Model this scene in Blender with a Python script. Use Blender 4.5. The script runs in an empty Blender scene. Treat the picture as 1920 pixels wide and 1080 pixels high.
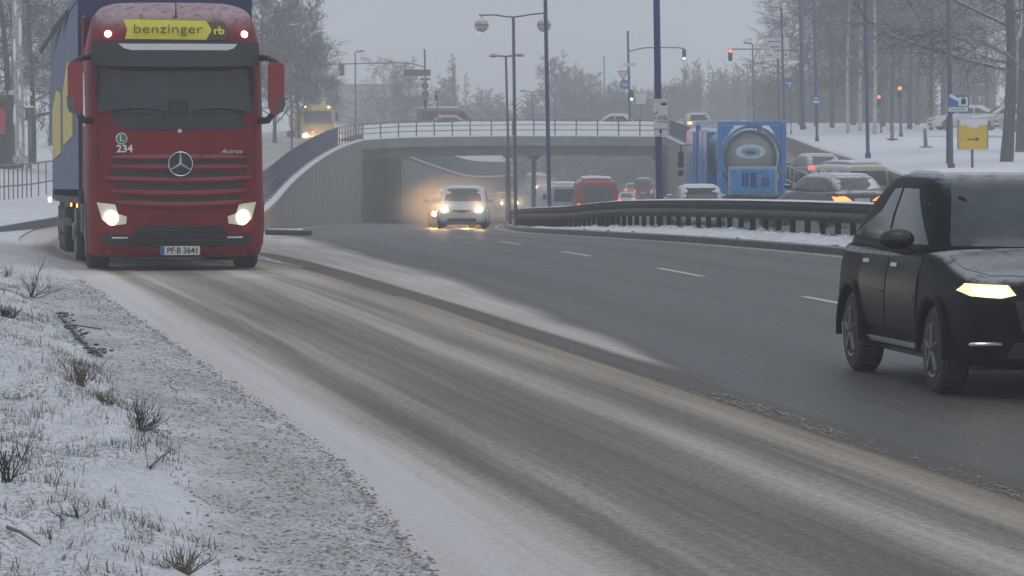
import bpy, bmesh, math, random
from mathutils import Vector, Matrix, noise
from mathutils.bvhtree import BVHTree
R = math.radians
rnd = random.Random(7)
SC = bpy.context.scene
COL = SC.collection
# ---------------------------------------------------------------- camera
F = 7000.0; PITCH = math.atan(318 / F); CAMZ = 2.1
cam_d = bpy.data.cameras.new('camera'); cam = bpy.data.objects.new('camera', cam_d); COL.objects.link(cam)
cam.location = (0, 0, CAMZ); cam.rotation_euler = (R(90) - PITCH, 0, 0)
cam_d.sensor_width = 36; cam_d.lens = F / 1920 * 36; cam_d.clip_end = 6000; cam_d.clip_start = 0.1
SC.camera = cam
# ---------------------------------------------------------------- overcast sky, weak soft sun, exposure
SUN_EL, SUN_AZ = 62, 150
world = bpy.data.worlds.new("World"); SC.world = world; world.use_nodes = True
wn = world.node_tree.nodes; wl = world.node_tree.links
bg = wn['Background']
sky = wn.new('ShaderNodeTexSky'); sky.sky_type = 'NISHITA'; sky.sun_disc = False
sky.sun_elevation = R(SUN_EL); sky.sun_rotation = R(SUN_AZ); sky.air_density = 1.0; sky.dust_density = 6.0; sky.ozone_density = 1.0
hs = wn.new('ShaderNodeHueSaturation'); hs.inputs['Saturation'].default_value = 0.75
wl.new(sky.outputs['Color'], hs.inputs['Color']); cloud = wn.new('ShaderNodeMix'); cloud.data_type = 'RGBA'; cloud.clamp_result = False      # even grey cloud cover over the sky
cloud.inputs[0].default_value = 0.92; cloud.inputs[7].default_value = (4.80, 5.25, 5.9, 1)
wl.new(hs.outputs['Color'], cloud.inputs[6]); wl.new(cloud.outputs[2], bg.inputs['Color'])
bg.inputs['Strength'].default_value = 0.15
sd = bpy.data.lights.new('sun', 'SUN'); sd.energy = 0.5; sd.angle = R(40); sd.color = (1, .97, .93)
sun = bpy.data.objects.new('sun', sd); COL.objects.link(sun); sun.rotation_euler = (R(90 - SUN_EL), 0, R(180 - SUN_AZ))
SC.view_settings.view_transform = 'Standard'; SC.view_settings.look = 'None'; SC.view_settings.gamma = 1
SC.view_settings.use_curve_mapping = False
SC.view_settings.exposure = -0.5
SC.render.engine = 'CYCLES'
cy = SC.cycles
cy.use_denoising = True; cy.max_bounces = 7; cy.diffuse_bounces = 2; cy.glossy_bounces = 2; cy.volume_bounces = 4
cy.transmission_bounces = 2; cy.transparent_max_bounces = 4; cy.caustics_reflective = False; cy.caustics_refractive = False
cy.sample_clamp_indirect = 4.0; cy.sample_clamp_direct = 0
HAZE_DENSITY = 0.00175

# ---------------------------------------------------------------- helpers
def at(px, py, d):
    """point at depth d (metres along +Y) that the photograph's pixel looks at"""
    u = (px - 960) / F; v = (540 - py) / F
    t = d / (math.cos(PITCH) + v * math.sin(PITCH))
    return Vector((u * t, d, CAMZ + t * (v * math.cos(PITCH) - math.sin(PITCH))))

class Curve:
    """smooth curve through (x, y) points"""
    def __init__(s, pts):
        s.x = [p[0] for p in pts]; s.y = [p[1] for p in pts]; n = len(pts); s.m = []
        for i in range(n):
            if i == 0: m = (s.y[1] - s.y[0]) / (s.x[1] - s.x[0])
            elif i == n - 1: m = (s.y[-1] - s.y[-2]) / (s.x[-1] - s.x[-2])
            else:
                a = (s.y[i] - s.y[i-1]) / (s.x[i] - s.x[i-1]); b = (s.y[i+1] - s.y[i]) / (s.x[i+1] - s.x[i])
                h0, h1 = s.x[i] - s.x[i-1], s.x[i+1] - s.x[i]
                m = (a * h1 + b * h0) / (h0 + h1)
            s.m.append(m)
    def __call__(s, x):
        X = s.x
        if x <= X[0]: return s.y[0] + s.m[0] * (x - X[0])
        if x >= X[-1]: return s.y[-1] + s.m[-1] * (x - X[-1])
        i = 0
        while x > X[i+1]: i += 1
        h = X[i+1] - X[i]; t = (x - X[i]) / h
        t2, t3 = t * t, t * t * t
        return ((2*t3 - 3*t2 + 1) * s.y[i] + (t3 - 2*t2 + t) * h * s.m[i] + (-2*t3 + 3*t2) * s.y[i+1] + (t3 - t2) * h * s.m[i+1])

def lerp(a, b, t): return a + (b - a) * t
def clamp(x, a=0., b=1.): return a if x < a else b if x > b else x
def sstep(a, b, x):
    t = clamp((x - a) / (b - a)); return t * t * (3 - 2 * t)
def pw(tab, x):
    if x <= tab[0][0]: return tab[0][1]
    for (a, va), (b, vb) in zip(tab, tab[1:]):
        if x <= b: return va + (vb - va) * (x - a) / (b - a)
    return tab[-1][1]

class MB:
    def __init__(s): s.v = []; s.f = []; s.m = []; s.mi = 0
    def add(s, vs, fs):
        o = len(s.v); s.v += [tuple(p) for p in vs]
        for f in fs: s.f.append(tuple(i + o for i in f)); s.m.append(s.mi)
        return s
    def box(s, c, size, M=None, b=0):
        x, y, z = size[0] / 2, size[1] / 2, size[2] / 2
        c = Vector(c)
        if b <= 0:
            P = [Vector((sx*x, sy*y, sz*z)) for sz in (-1, 1) for sy in (-1, 1) for sx in (-1, 1)]
            fs = [(0,2,3,1), (4,5,7,6), (0,1,5,4), (2,6,7,3), (0,4,6,2), (1,3,7,5)]
        else:
            b = min(b, x*.9, y*.9, z*.9)
            poly = [(-x+b,-y),(x-b,-y),(x,-y+b),(x,y-b),(x-b,y),(-x+b,y),(-x,y-b),(-x,-y+b)]
            k = lambda q, t: ((1 - t / x) * q[0], (1 - t / y) * q[1])
            P = []
            for (zz, t) in ((-z, b), (-z+b, 0), (z-b, 0), (z, b)):
                for q in poly:
                    qx, qy = k(q, t); P.append(Vector((qx, qy, zz)))
            fs = [tuple(range(7, -1, -1)), tuple(range(24, 32))]
            for r in range(3):
                for i in range(8):
                    j = (i + 1) % 8; fs.append((r*8+i, r*8+j, r*8+8+j, r*8+8+i))
        if M is not None: P = [M @ p for p in P]
        return s.add([c + p for p in P], fs)
    def loft(s, rings, cap=True, closed=True):
        n = len(rings[0]); vs = [p for r in rings for p in r]; fs = []
        for k in range(len(rings) - 1):
            for i in range(n if closed else n - 1):
                j = (i + 1) % n; fs.append((k*n+i, k*n+j, k*n+n+j, k*n+n+i))
        if cap:
            fs.append(tuple(range(n - 1, -1, -1))); fs.append(tuple(range((len(rings)-1)*n, len(rings)*n)))
        return s.add(vs, fs)
    def path(s, pts, r, n=6, cap=True):
        pts = [Vector(p) for p in pts]; rings = []
        if not isinstance(r, (list, tuple)): r = [r] * len(pts)
        a = (pts[1] - pts[0]).normalized()
        up = Vector((0, 0, 1)) if abs(a.z) < .9 else Vector((1, 0, 0))
        u = a.cross(up).normalized()
        for i, p in enumerate(pts):
            if i == 0: t = pts[1] - pts[0]
            elif i == len(pts) - 1: t = pts[-1] - pts[-2]
            else: t = pts[i+1] - pts[i-1]
            t.normalize(); u = (u - t * u.dot(t)).normalized(); w = t.cross(u)
            rings.append([p + (u * math.cos(2*math.pi*k/n) + w * math.sin(2*math.pi*k/n)) * r[i] for k in range(n)])
        return s.loft(rings, cap)
    def cyl(s, c, axis, r, h, n=16, r2=None):
        c = Vector(c); a = Vector(axis).normalized() * (h / 2)
        return s.path([c - a, c + a], [r, r if r2 is None else r2], n)
    def lathe(s, c, axis, prof, n=20):
        """prof: (offset along axis, radius)"""
        c = Vector(c); a = Vector(axis).normalized(); up = Vector((0,0,1)) if abs(a.z) < .9 else Vector((1,0,0))
        u = a.cross(up).normalized(); w = a.cross(u)
        return s.loft([[c + a*o + (u*math.cos(2*math.pi*k/n) + w*math.sin(2*math.pi*k/n))*r for k in range(n)] for o, r in prof], True)
    def prism(s, poly, fn, t0, t1):
        """polygon in 2-D, fn(a, b, t) -> point, between t0 and t1"""
        return s.loft([[fn(a, b, t0) for a, b in poly], [fn(a, b, t1) for a, b in poly]], True)
    def sphere(s, c, r, nu=10, nv=6, sc=(1,1,1)):
        c = Vector(c)
        pr = [(-math.cos(math.pi*i/nv), max(.001, math.sin(math.pi*i/nv))) for i in range(nv+1)]
        return s.loft([[c + Vector((math.cos(2*math.pi*k/nu)*b*r*sc[0], math.sin(2*math.pi*k/nu)*b*r*sc[1], a*r*sc[2])) for k in range(nu)] for a, b in pr], True)
    def mesh(s, name, angle=35, smooth=True):
        me = bpy.data.meshes.new(name); me.from_pydata(s.v, [], s.f)
        if any(s.m): me.polygons.foreach_set('material_index', s.m)
        me.update()
        fix_normals(me)
        if smooth:
            me.shade_smooth(); me.set_sharp_from_angle(angle=R(angle))
        return me
    def build(s, name, mat, parent=None, angle=35, smooth=True):
        me = s.mesh(name, angle, smooth)
        for m in (mat if isinstance(mat, (list, tuple)) else [mat]): me.materials.append(m)
        return link(name, me, parent)

def fix_normals(me):
    bm = bmesh.new(); bm.from_mesh(me); bmesh.ops.recalc_face_normals(bm, faces=bm.faces); bm.to_mesh(me); bm.free()

def link(name, data, parent=None):
    o = bpy.data.objects.new(name, data); COL.objects.link(o)
    if parent is not None: o.parent = parent
    return o
def tag(o, label=None, cat=None, group=None, kind=None):
    if label: o['label'] = label
    if cat: o['category'] = cat
    if group: o['group'] = group
    if kind: o['kind'] = kind
    return o
def thing(name, label, cat, loc=(0,0,0), rz=0, group=None):
    o = link(name, None); o.location = loc; o.rotation_euler = (0, 0, rz); o.empty_display_size = .2
    return tag(o, label, cat, group)
def copy_tree(o, parent=None):
    c = o.copy(); COL.objects.link(c); c.parent = parent
    for ch in list(o.children): copy_tree(ch, c)
    return c
def evaluated(o):
    dg = bpy.context.evaluated_depsgraph_get(); dg.update()
    return bpy.data.meshes.new_from_object(o.evaluated_get(dg))

# ---------------------------------------------------------------- materials
SNOWC = (.78, .80, .84)
def mk(name, col, rough=.6, metal=0., var=.18, scale=6., bump=0., bscale=60., snow=0., dirt=0., coat=0., dcol=(.22,.20,.185), spec=.5, slo=.35, shi=.85, ior=1.5, stain=0.):
    m = bpy.data.materials.new(name); m.use_nodes = True; nt = m.node_tree; N = nt.nodes; L = nt.links
    p = N['Principled BSDF']; p.inputs['Roughness'].default_value = rough; p.inputs['Metallic'].default_value = metal
    p.inputs['Coat Weight'].default_value = coat; p.inputs['Coat Roughness'].default_value = .12
    p.inputs['Specular IOR Level'].default_value = spec
    p.inputs['IOR'].default_value = ior
    tc = N.new('ShaderNodeTexCoord'); src = tc.outputs['Object']
    def ns(sc, det=4, rough_=.6):
        n = N.new('ShaderNodeTexNoise'); n.inputs['Scale'].default_value = sc; n.inputs['Detail'].default_value = det
        n.inputs['Roughness'].default_value = rough_; L.new(src, n.inputs['Vector']); return n.outputs['Fac']
    def mixc(f, a, b):
        x = N.new('ShaderNodeMix'); x.data_type = 'RGBA'
        if hasattr(f, 'links'): L.new(f, x.inputs[0])
        else: x.inputs[0].default_value = f
        for k, s_ in ((6, a), (7, b)):
            if hasattr(s_, 'links'): L.new(s_, x.inputs[k])
            else: x.inputs[k].default_value = (*s_, 1)
        return x.outputs[2]
    def rmap(s_, a, b, lo, hi):
        x = N.new('ShaderNodeMapRange'); x.interpolation_type = 'SMOOTHSTEP'
        for k, v in zip((1,2,3,4), (a, b, lo, hi)): x.inputs[k].default_value = v
        L.new(s_, x.inputs[0]); return x.outputs[0]
    c = mixc(rmap(ns(scale), .3, .7, 0, 1), tuple(v*(1-var) for v in col), tuple(min(1, v*(1+var)) for v in col))
    if dirt > 0:
        c = mixc(rmap(ns(scale*2.3, 6, .7), .35, .75, .15*dirt, dirt), c, dcol)
    if stain > 0:
        mp = N.new('ShaderNodeMapping'); mp.inputs['Scale'].default_value = (1, 1, .10); L.new(src, mp.inputs['Vector'])
        n_ = N.new('ShaderNodeTexNoise'); n_.inputs['Scale'].default_value = .55; n_.inputs['Detail'].default_value = 6; n_.inputs['Roughness'].default_value = .7
        L.new(mp.outputs[0], n_.inputs['Vector']); c = mixc(rmap(n_.outputs['Fac'], .48, .66, 0, stain), c, tuple(v*.38 for v in col))
    if snow > 0:
        g = N.new('ShaderNodeNewGeometry'); sx = N.new('ShaderNodeSeparateXYZ'); L.new(g.outputs['Normal'], sx.inputs[0])
        mth = N.new('ShaderNodeMath'); mth.operation = 'MULTIPLY'
        L.new(rmap(sx.outputs[2], slo, shi, 0, 1), mth.inputs[0]); L.new(rmap(ns(9, 5), .3, .55, .25*snow, snow), mth.inputs[1])
        c = mixc(mth.outputs[0], c, SNOWC)
        rr = N.new('ShaderNodeMix'); rr.data_type = 'FLOAT'; L.new(mth.outputs[0], rr.inputs[0]); rr.inputs[2].default_value = rough; rr.inputs[3].default_value = .9
        L.new(rr.outputs[0], p.inputs['Roughness'])
    L.new(c, p.inputs['Base Color'])
    if bump > 0:
        b = N.new('ShaderNodeBump'); b.inputs['Strength'].default_value = bump; b.inputs['Distance'].default_value = .02
        L.new(ns(bscale, 5), b.inputs['Height']); L.new(b.outputs[0], p.inputs['Normal'])
    return m
def emit(name, col, strength):
    m = bpy.data.materials.new(name); m.use_nodes = True; p = m.node_tree.nodes['Principled BSDF']
    p.inputs['Base Color'].default_value = (*[min(1, c*.8) for c in col], 1); p.inputs['Roughness'].default_value = .3
    p.inputs['Emission Color'].default_value = (*col, 1); p.inputs['Emission Strength'].default_value = strength
    return m
M = {}
M['snow'] = mk('snow', SNOWC, .9, var=.05, scale=3, bump=.5, bscale=14)
M['snow_cap'] = mk('snow_cap', (.76,.78,.82), .9, var=.05, scale=6, bump=.3, bscale=30)
M['concrete'] = mk('concrete', (.31,.30,.29), .85, var=.14, scale=.9, bump=.15, bscale=8, dirt=.25, dcol=(.16,.16,.16), snow=.9, stain=.45)
M['concrete_dark'] = mk('concrete_dark', (.22,.215,.21), .9, var=.2, scale=.6, bump=.1, bscale=6, snow=.8, dirt=.3, dcol=(.12,.12,.12), stain=.6)  # darker copy of concrete: shade under the deck put into the colour
M['blue_steel'] = mk('blue_steel', (.045,.055,.17), .5, var=.15, scale=3, dirt=.12, snow=.6)
M['grey_steel'] = mk('grey_steel', (.10,.11,.12), .5, .3, var=.15, snow=.7)
M['rail_steel'] = mk('rail_steel', (.13,.13,.15), .5, .2, var=.15, snow=.8)
M['galv'] = mk('galvanised_steel', (.06,.054,.050), .9, 0, var=.3, scale=3, dirt=.6, dcol=(.03,.027,.025), snow=.3, stain=.4, spec=.12)
M['pole_grey'] = mk('pole_grey', (.10,.11,.15), .5, .2, var=.15, dirt=.1)
M['black'] = mk('black_plastic', (.014,.014,.016), .5, var=.2, dirt=.12, dcol=(.1,.095,.09))
M['black_gloss'] = mk('black_gloss', (.012,.013,.015), .25, var=.2, dirt=.08, dcol=(.1,.1,.1))
M['rubber'] = mk('rubber', (.018,.018,.018), .8, var=.2, scale=20, dirt=.3, dcol=(.12,.115,.11), snow=.15)
M['rim'] = mk('rim_metal', (.16,.16,.17), .45, .4, var=.15, dirt=.5, dcol=(.12,.115,.11))
M['glass'] = mk('dark_glass', (.018,.021,.024), .12, var=.1, dirt=.12, dcol=(.16,.165,.17))
M['glass_frost'] = mk('frosted_glass', (.05,.055,.06), .35, var=.3, scale=4, dirt=.45, dcol=(.35,.37,.40))
M['chrome'] = mk('chrome', (.62,.63,.65), .22, .95, var=.05)
M['white_paint'] = mk('white_paint', (.62,.63,.64), .35, var=.04, dirt=.25, dcol=(.33,.32,.31), coat=.3)
M['white_sign'] = mk('white_sign', (.66,.67,.66), .55, var=.08, dirt=.15)
M['yellow_sign'] = mk('yellow_sign', (.72,.48,.03), .5, var=.06, dirt=.05, snow=.5)
M['blue_sign'] = mk('blue_sign', (.03,.13,.42), .5, var=.06, dirt=.06)
M['red_sign'] = mk('red_sign', (.5,.03,.03), .5, var=.06)
M['dark_print'] = mk('dark_print', (.015,.015,.017), .6, var=.1)
M['white_print'] = mk('white_print', (.7,.7,.7), .6, var=.05)
M['chassis'] = mk('chassis', (.02,.02,.022), .7, var=.25, dirt=.4, dcol=(.11,.105,.10), snow=.2)
M['wood'] = mk('weathered_wood', (.17,.155,.14), .85, var=.25, scale=6, snow=.6)
M['lamp_grey'] = mk('lamp_housing', (.2,.21,.22), .5, .2, var=.1, snow=.8)
M['lamp_glass'] = mk('lamp_glass', (.56,.58,.62), .2, var=.1, spec=.6)
M['head'] = emit('headlight_glow', (1.0, .70, .33), 2.2)
M['head_far'] = emit('headlight_glow_far', (1.0, .58, .20), 2.0)
M['head_white'] = emit('headlight_glow_white', (1.0, .93, .72), 14)
M['bulb'] = emit('bulb_glow', (1.0, .93, .75), 18)
M['lens_lit'] = emit('lit_lens', (1.0, .93, .74), .05)
M['marker'] = emit('marker_glow', (1.0, .9, .86), 8)
M['amber'] = emit('amber_glow', (1.0, .33, .04), 8)
M['tail'] = emit('tail_glow', (1.0, .05, .025), 5)
M['tail_bright'] = emit('tail_glow_bright', (1.0, .16, .03), 7)
M['tail_off'] = mk('tail_lens', (.28,.02,.02), .25, var=.1)
M['sig_red'] = emit('signal_red', (1.0, .06, .03), 14)
M['sig_green'] = emit('signal_green', (.35, 1.0, .85), 4)
M['lens_dark'] = mk('signal_lens_dark', (.03,.03,.03), .3)
M['lens_clear'] = mk('lens_clear', (.30,.32,.33), .12, var=.2, spec=.7)

def spot(parent, loc, direction, energy, col, size=36, rad=.06):
    l = bpy.data.lights.new('headlamp_beam', 'SPOT'); l.energy = energy; l.color = col; l.spot_size = R(size); l.spot_blend = 1.0
    l.shadow_soft_size = rad
    o = link('headlamp_beam', l, parent); o.location = loc
    o.rotation_euler = Vector(direction).to_track_quat('-Z', 'Y').to_euler()
    return o

# text as real mesh
def text(name, body, size, mat, parent, mtx, ext=.004, bold=0., sx=1., align='CENTER', shear=0.):
    c = bpy.data.curves.new(name, 'FONT'); c.body = body; c.size = size; c.extrude = ext; c.offset = bold; c.resolution_u = 3
    c.align_x = align; c.align_y = 'CENTER'; c.shear = shear
    t = bpy.data.objects.new(name, c); COL.objects.link(t)
    me = evaluated(t); bpy.data.objects.remove(t); bpy.data.curves.remove(c)
    me.transform(mtx @ Matrix.Diagonal((sx, 1, 1, 1))); me.materials.clear(); me.materials.append(mat)
    me.name = name
    return link(name, me, parent)
FRONT = Matrix(((1,0,0,0),(0,0,-1,0),(0,1,0,0),(0,0,0,1)))    # text plane facing -Y (towards the camera)
# ---------------------------------------------------------------- road layout (plan curves over depth)
ZR = Curve([(0,0),(30,0),(44,0),(52,-.02),(61,-.10),(70,-.23),(82,-.49),(100,-.96),(130,-1.75),(190,-3.3),(255,-5.0),(300,-5.7),(360,-6.0),(450,-5.8),(620,-4.6),(900,-3.5)])
ZP = Curve([(0,0),(44,0),(55,-.04),(75,-.32),(100,-.6),(117,-.68),(150,-.4),(183,.02),(250,.62),(300,.85),(400,1.0),(900,1.2)])
DASH = Curve([(0,11.07),(35,4.95),(44,3.42),(52,2.2),(61,.96),(70,-.1),(82,-1.35),(100,-2.7),(130,-3.75),(170,-4.1),(230,-3.4),(290,-2.0),(390,1.4),(500,6.2),(620,12),(900,28)])
KERB = Curve([(0,15),(30,10.0),(45,7.4),(60,5.15),(66,4.05),(73,2.85),(82,1.75),(100,.55),(130,-.15),(170,-.3),(230,.2),(290,1.6),(390,4.9),(500,9.7),(620,15.5),(900,31)])
SEP = lambda d: .2 - .175 * (d - 35)
BL = Curve([(0,SEP(0)),(30,SEP(30)),(52,SEP(52)),(62,-4.4),(80,-6.1),(100,-7.1),(117,-7.5),(183,-9.1),(250,-9.7),(275,-8.6),(330,-6.3),(400,-3.2),(500,2),(620,8),(900,24)])
RR = Curve([(0,SEP(0)),(30,SEP(30)),(52,SEP(52)),(62,-4.9),(80,-7.0),(100,-8.2),(117,-8.8),(150,-10),(183,-10.8),(250,-11.6),(300,-12),(900,-14)])
EL = Curve([(0,1.7),(10,.46),(17.3,-.46),(22.8,-1.16),(28,-2.07),(35,-3.3),(50,-5.93),(62,-8.0),(75,-9.9),(85,-10.9),(100,-12.3),(140,-15.5),(200,-18.5),(270,-20),(400,-21),(900,-24)])
WALL = Curve([(84,-6.6),(100,-7.2),(117,-7.7),(150,-8.75),(183,-9.45),(220,-9.9),(250,-10.05)])          # left retaining wall
WALLZ = Curve([(84,-.55),(100,-.75),(117,-.72),(150,-.35),(183,.08),(215,.42),(250,.62)])
W1 = Curve([(136,12.2),(150,12.05),(165,11.75),(185,11.3),(210,10.9),(228,10.7),(250,10.4)])              # right wall of the underpass
W1Z = Curve([(136,-1.7),(150,-1.4),(165,-1.05),(185,-.55),(210,.1),(228,.4),(250,.85)])
W2 = Curve([(0,21),(40,14.6),(70,12.2),(100,12.6),(125,13.5),(140,14.2),(165,15.1),(190,15.6),(215,16.1),(250,16.6),(300,17),(900,24)])
W2Z = Curve([(0,.1),(60,.05),(100,-.2),(125,.0),(140,.05),(165,.22),(190,.5),(215,.88),(250,1.2),(300,1.4),(900,2.0)])
ZF = Curve([(0,.2),(60,.2),(100,.22),(125,.36),(163,.52),(212,.95),(250,1.38),(300,1.55),(400,1.7),(900,2.2)])   # snow field
RAIL = Curve([(20,13.5),(45,9.0),(52,7.7),(60,6.45),(64,5.85),(70,4.75),(75,3.95),(82,2.9),(98,1.55),(125,.45),(160,.15),(200,.4),(240,1.0)])
def zramp_right(d): return lerp(ZR(min(d, 110)), lerp(-1.0, .95, sstep(110, 252, d)), sstep(100, 118, d))

def vn(x, y, z=0.0): return noise.noise(Vector((x, y, z)))
def frange(a, b, st):
    out = []; x = a
    while x < b: out.append(x); x += st(x) if callable(st) else st
    out.append(b); return out
def sheet(name, ds, lats, fn, mat, kind='structure', uv=None, attr=None):
    """grid over depths ds and lateral fractions/offsets; fn(d, q) -> point"""
    vs, fs = [], []; n = len(lats)
    for d in ds:
        for q in lats: vs.append(fn(d, q))
    for i in range(len(ds) - 1):
        for j in range(n - 1):
            a = i*n + j; fs.append((a, a+1, a+n+1, a+n))
    me = bpy.data.meshes.new(name); me.from_pydata([tuple(v) for v in vs], [], fs); me.update(); me.shade_smooth()
    if attr:
        at_ = me.color_attributes.new('cover', 'FLOAT_COLOR', 'POINT'); buf = []
        for d in ds:
            for q in lats: buf += list(attr(d, q)) + [1.0]
        at_.data.foreach_set('color', buf)
    if uv:
        l = me.uv_layers.new(name='UVMap'); uvs = [uv(d, q) for d in ds for q in lats]
        idx = [0] * len(me.loops); me.loops.foreach_get('vertex_index', idx)
        l.data.foreach_set('uv', [c for i in idx for c in uvs[i]])
    me.materials.append(mat)
    o = link(name, me); tag(o, kind=kind); return o

# road surface: wet asphalt, brown slush and snow by how much of each lies there
def road_material():
    m = bpy.data.materials.new('slushy_asphalt'); m.use_nodes = True; nt = m.node_tree; N = nt.nodes; L = nt.links
    p = N['Principled BSDF']
    a = N.new('ShaderNodeVertexColor'); a.layer_name = 'cover'
    sp = N.new('ShaderNodeSeparateColor'); L.new(a.outputs['Color'], sp.inputs[0])
    uv = N.new('ShaderNodeUVMap'); 
    def mapn(sx, sy, scale, det=5, rough=.65):
        mp = N.new('ShaderNodeMapping'); mp.inputs['Scale'].default_value = (sx, sy, 1); L.new(uv.outputs[0], mp.inputs[0])
        n = N.new('ShaderNodeTexNoise'); n.inputs['Scale'].default_value = scale; n.inputs['Detail'].default_value = det; n.inputs['Roughness'].default_value = rough
        L.new(mp.outputs[0], n.inputs['Vector']); return n.outputs['Fac']
    def math_(op, x, y, clampit=False):
        k = N.new('ShaderNodeMath'); k.operation = op; k.use_clamp = clampit
        for i, s in enumerate((x, y)):
            if hasattr(s, 'links'): L.new(s, k.inputs[i])
            else: k.inputs[i].default_value = s
        return k.outputs[0]
    streak = mapn(11, .10, 1, 6); fine = mapn(1, .7, 20, 7, .8); speck = mapn(1, .8, 60, 3, .7); wide = mapn(1.2, .15, .8, 4)
    w = math_('ADD', sp.outputs[0], math_('MULTIPLY', math_('SUBTRACT', streak, .5), .42))
    w = math_('ADD', w, math_('MULTIPLY', math_('SUBTRACT', fine, .5), .95))
    w = math_('ADD', w, math_('MULTIPLY', math_('SUBTRACT', wide, .5), .12))
    # clods: dark gaps in patchy slush
    cl = N.new('ShaderNodeMapRange'); cl.inputs[1].default_value = .56; cl.inputs[2].default_value = .66; L.new(speck, cl.inputs[0])
    w = math_('SUBTRACT', w, math_('MULTIPLY', math_('MULTIPLY', cl.outputs[0], sp.outputs[2]), .42), True)
    r = N.new('ShaderNodeValToRGB'); el = r.color_ramp.elements
    stops = [(0,(.037,.0345,.0325)),(.2,(.082,.075,.069)),(.4,(.155,.142,.128)),(.6,(.305,.280,.257)),(.8,(.51,.48,.455)),(1,(.645,.62,.62))]
    el[0].position, el[0].color = 0, (*stops[0][1], 1); el[1].position, el[1].color = 1, (*stops[-1][1], 1)
    for q, c in stops[1:-1]:
        e = el.new(q); e.color = (*c, 1)
    L.new(w, r.inputs[0])
    mx = N.new('ShaderNodeMix'); mx.data_type = 'RGBA'; mx.blend_type = 'MULTIPLY'
    bf = math_('MULTIPLY', sp.outputs[1], math_('ADD', .5, fine), True); L.new(bf, mx.inputs[0])
    L.new(r.outputs[0], mx.inputs[6]); mx.inputs[7].default_value = (.84,.74,.60,1)
    L.new(mx.outputs[2], p.inputs['Base Color'])
    rr = N.new('ShaderNodeMapRange'); rr.inputs[1].default_value = .05; rr.inputs[2].default_value = .5; rr.inputs[3].default_value = .42; rr.inputs[4].default_value = .9
    L.new(w, rr.inputs[0]); L.new(rr.outputs[0], p.inputs['Roughness'])
    b = N.new('ShaderNodeBump'); b.inputs['Strength'].default_value = .6; b.inputs['Distance'].default_value = .02
    L.new(math_('ADD', fine, math_('MULTIPLY', speck, math_('ADD', sp.outputs[2], .25))), b.inputs['Height']); L.new(b.outputs[0], p.inputs['Normal'])
    return m
MROAD = road_material()

BANDS = [(-3.35,.97),(-2.86,.93),(-2.70,.80),(-2.58,.66),(-2.46,.47),(-2.30,.46),(-2.20,.66),(-2.1,.64),(-2.0,.54),(-1.8,.52),(-1.64,.42),(-1.42,.40),(-1.3,.48),(-1.1,.54),
         (-.97,.63),(-.80,.74),(-.64,.70),(-.54,.55),(-.3,.52),(-.2,.68),(-.05,.70),(.06,.62),(.16,.54),(.24,.36),(.32,.20),(.44,.16),(.54,.24),(.7,.14)]
GOREW = [(27,.20),(31,.62),(36,.98),(43,1.30),(52,1.75),(62,2.0),(75,1.9),(95,1.0),(110,.5)]
def cover_ramp(d, u):
    ud = u + .09 * vn(d*.13, 3.1, u*.7) * min(1, d/30) + .035*vn(d*.6, 9.1, u*2) + .16*math.sin((d-28)*.075)*sstep(28,46,d)*(1-sstep(-.3,.1,u))*sstep(-3,-2.6,u)
    w = pw(BANDS, ud)
    # beyond the bend near the lorry the snow lies a little whiter
    far = sstep(38, 52, d)
    w += far * .10 * (1 - abs(w - .5)) + .10 * vn(u*3.0, d*.10, 5) + .07*vn(u*8, d*.22, 11)
    clod = sstep(-1.55,-1.3,u)*(1-sstep(-1.0,-.85,u))*.9*(1-sstep(34,44,d)) + .95*sstep(.1,.3,u)*(1-sstep(.5,.7,u))
    brown = .25 + .5*sstep(-.6,.1,u) + 1.0*sstep(.12,.28,u)*(1-sstep(.5,.65,u))
    brown *= 1 - sstep(-2.6,-3.0,u)
    if d > 70: w = lerp(w, .72 + .1*vn(u, d*.05, 2), sstep(70, 95, d))
    return (clamp(w), clamp(brown), clamp(clod))
def cover_main(d, X):
    u = X - DASH(d) + 4.95
    us = X - SEP(d) + .2 if d < 62 else X - BL(d) + .2
    asp = .07 + .10*max(0, vn(u*1.1, d*.05, 9)) 
    for c_, wd, h in ((2.3,.35,.10),(3.9,.25,.07),(4.95,.5,.04),(6.1,.3,.10),(7.7,.3,.10)):
        asp += h * math.exp(-((u-c_+.25*vn(d*.05,c_))/wd)**2)
    gw = pw(GOREW, d)
    edge = .24 + .16*sstep(30, 55, d)
    gore = sstep(.16, .42, us) * (1 - sstep(.2 + gw - edge - .1, .2 + gw + edge - .1, us + .12*vn(d*.3, us*2, 4))) * sstep(27, 34, d)
    dirt = (sstep(.2,.3,us) if d < 62 else 0) * (1 - sstep(.48,.7,us)) * (1 - sstep(56, 64, d))
    w = lerp(asp, .82 + .12*vn(us*2.5, d*.25, 3), gore*(1 - .85*dirt))
    if us < .75 and d < 62:
        k = 1 - sstep(.42,.72,us)
        w = lerp(w, pw(BANDS, us), k * (1 - gore*(1-dirt)))
    kd = KERB(d) - X
    w = max(w, .62*(1 - sstep(.12, .38, kd + .06*vn(d*.5, 7))))
    if d > 60: w += .12*sstep(60,110,d)*(1-sstep(.2,.9,X-BL(d)))
    return (clamp(w), clamp(1.0*dirt + .25*gore*(1-sstep(.8,1.2,us))), clamp(dirt*.8))

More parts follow.
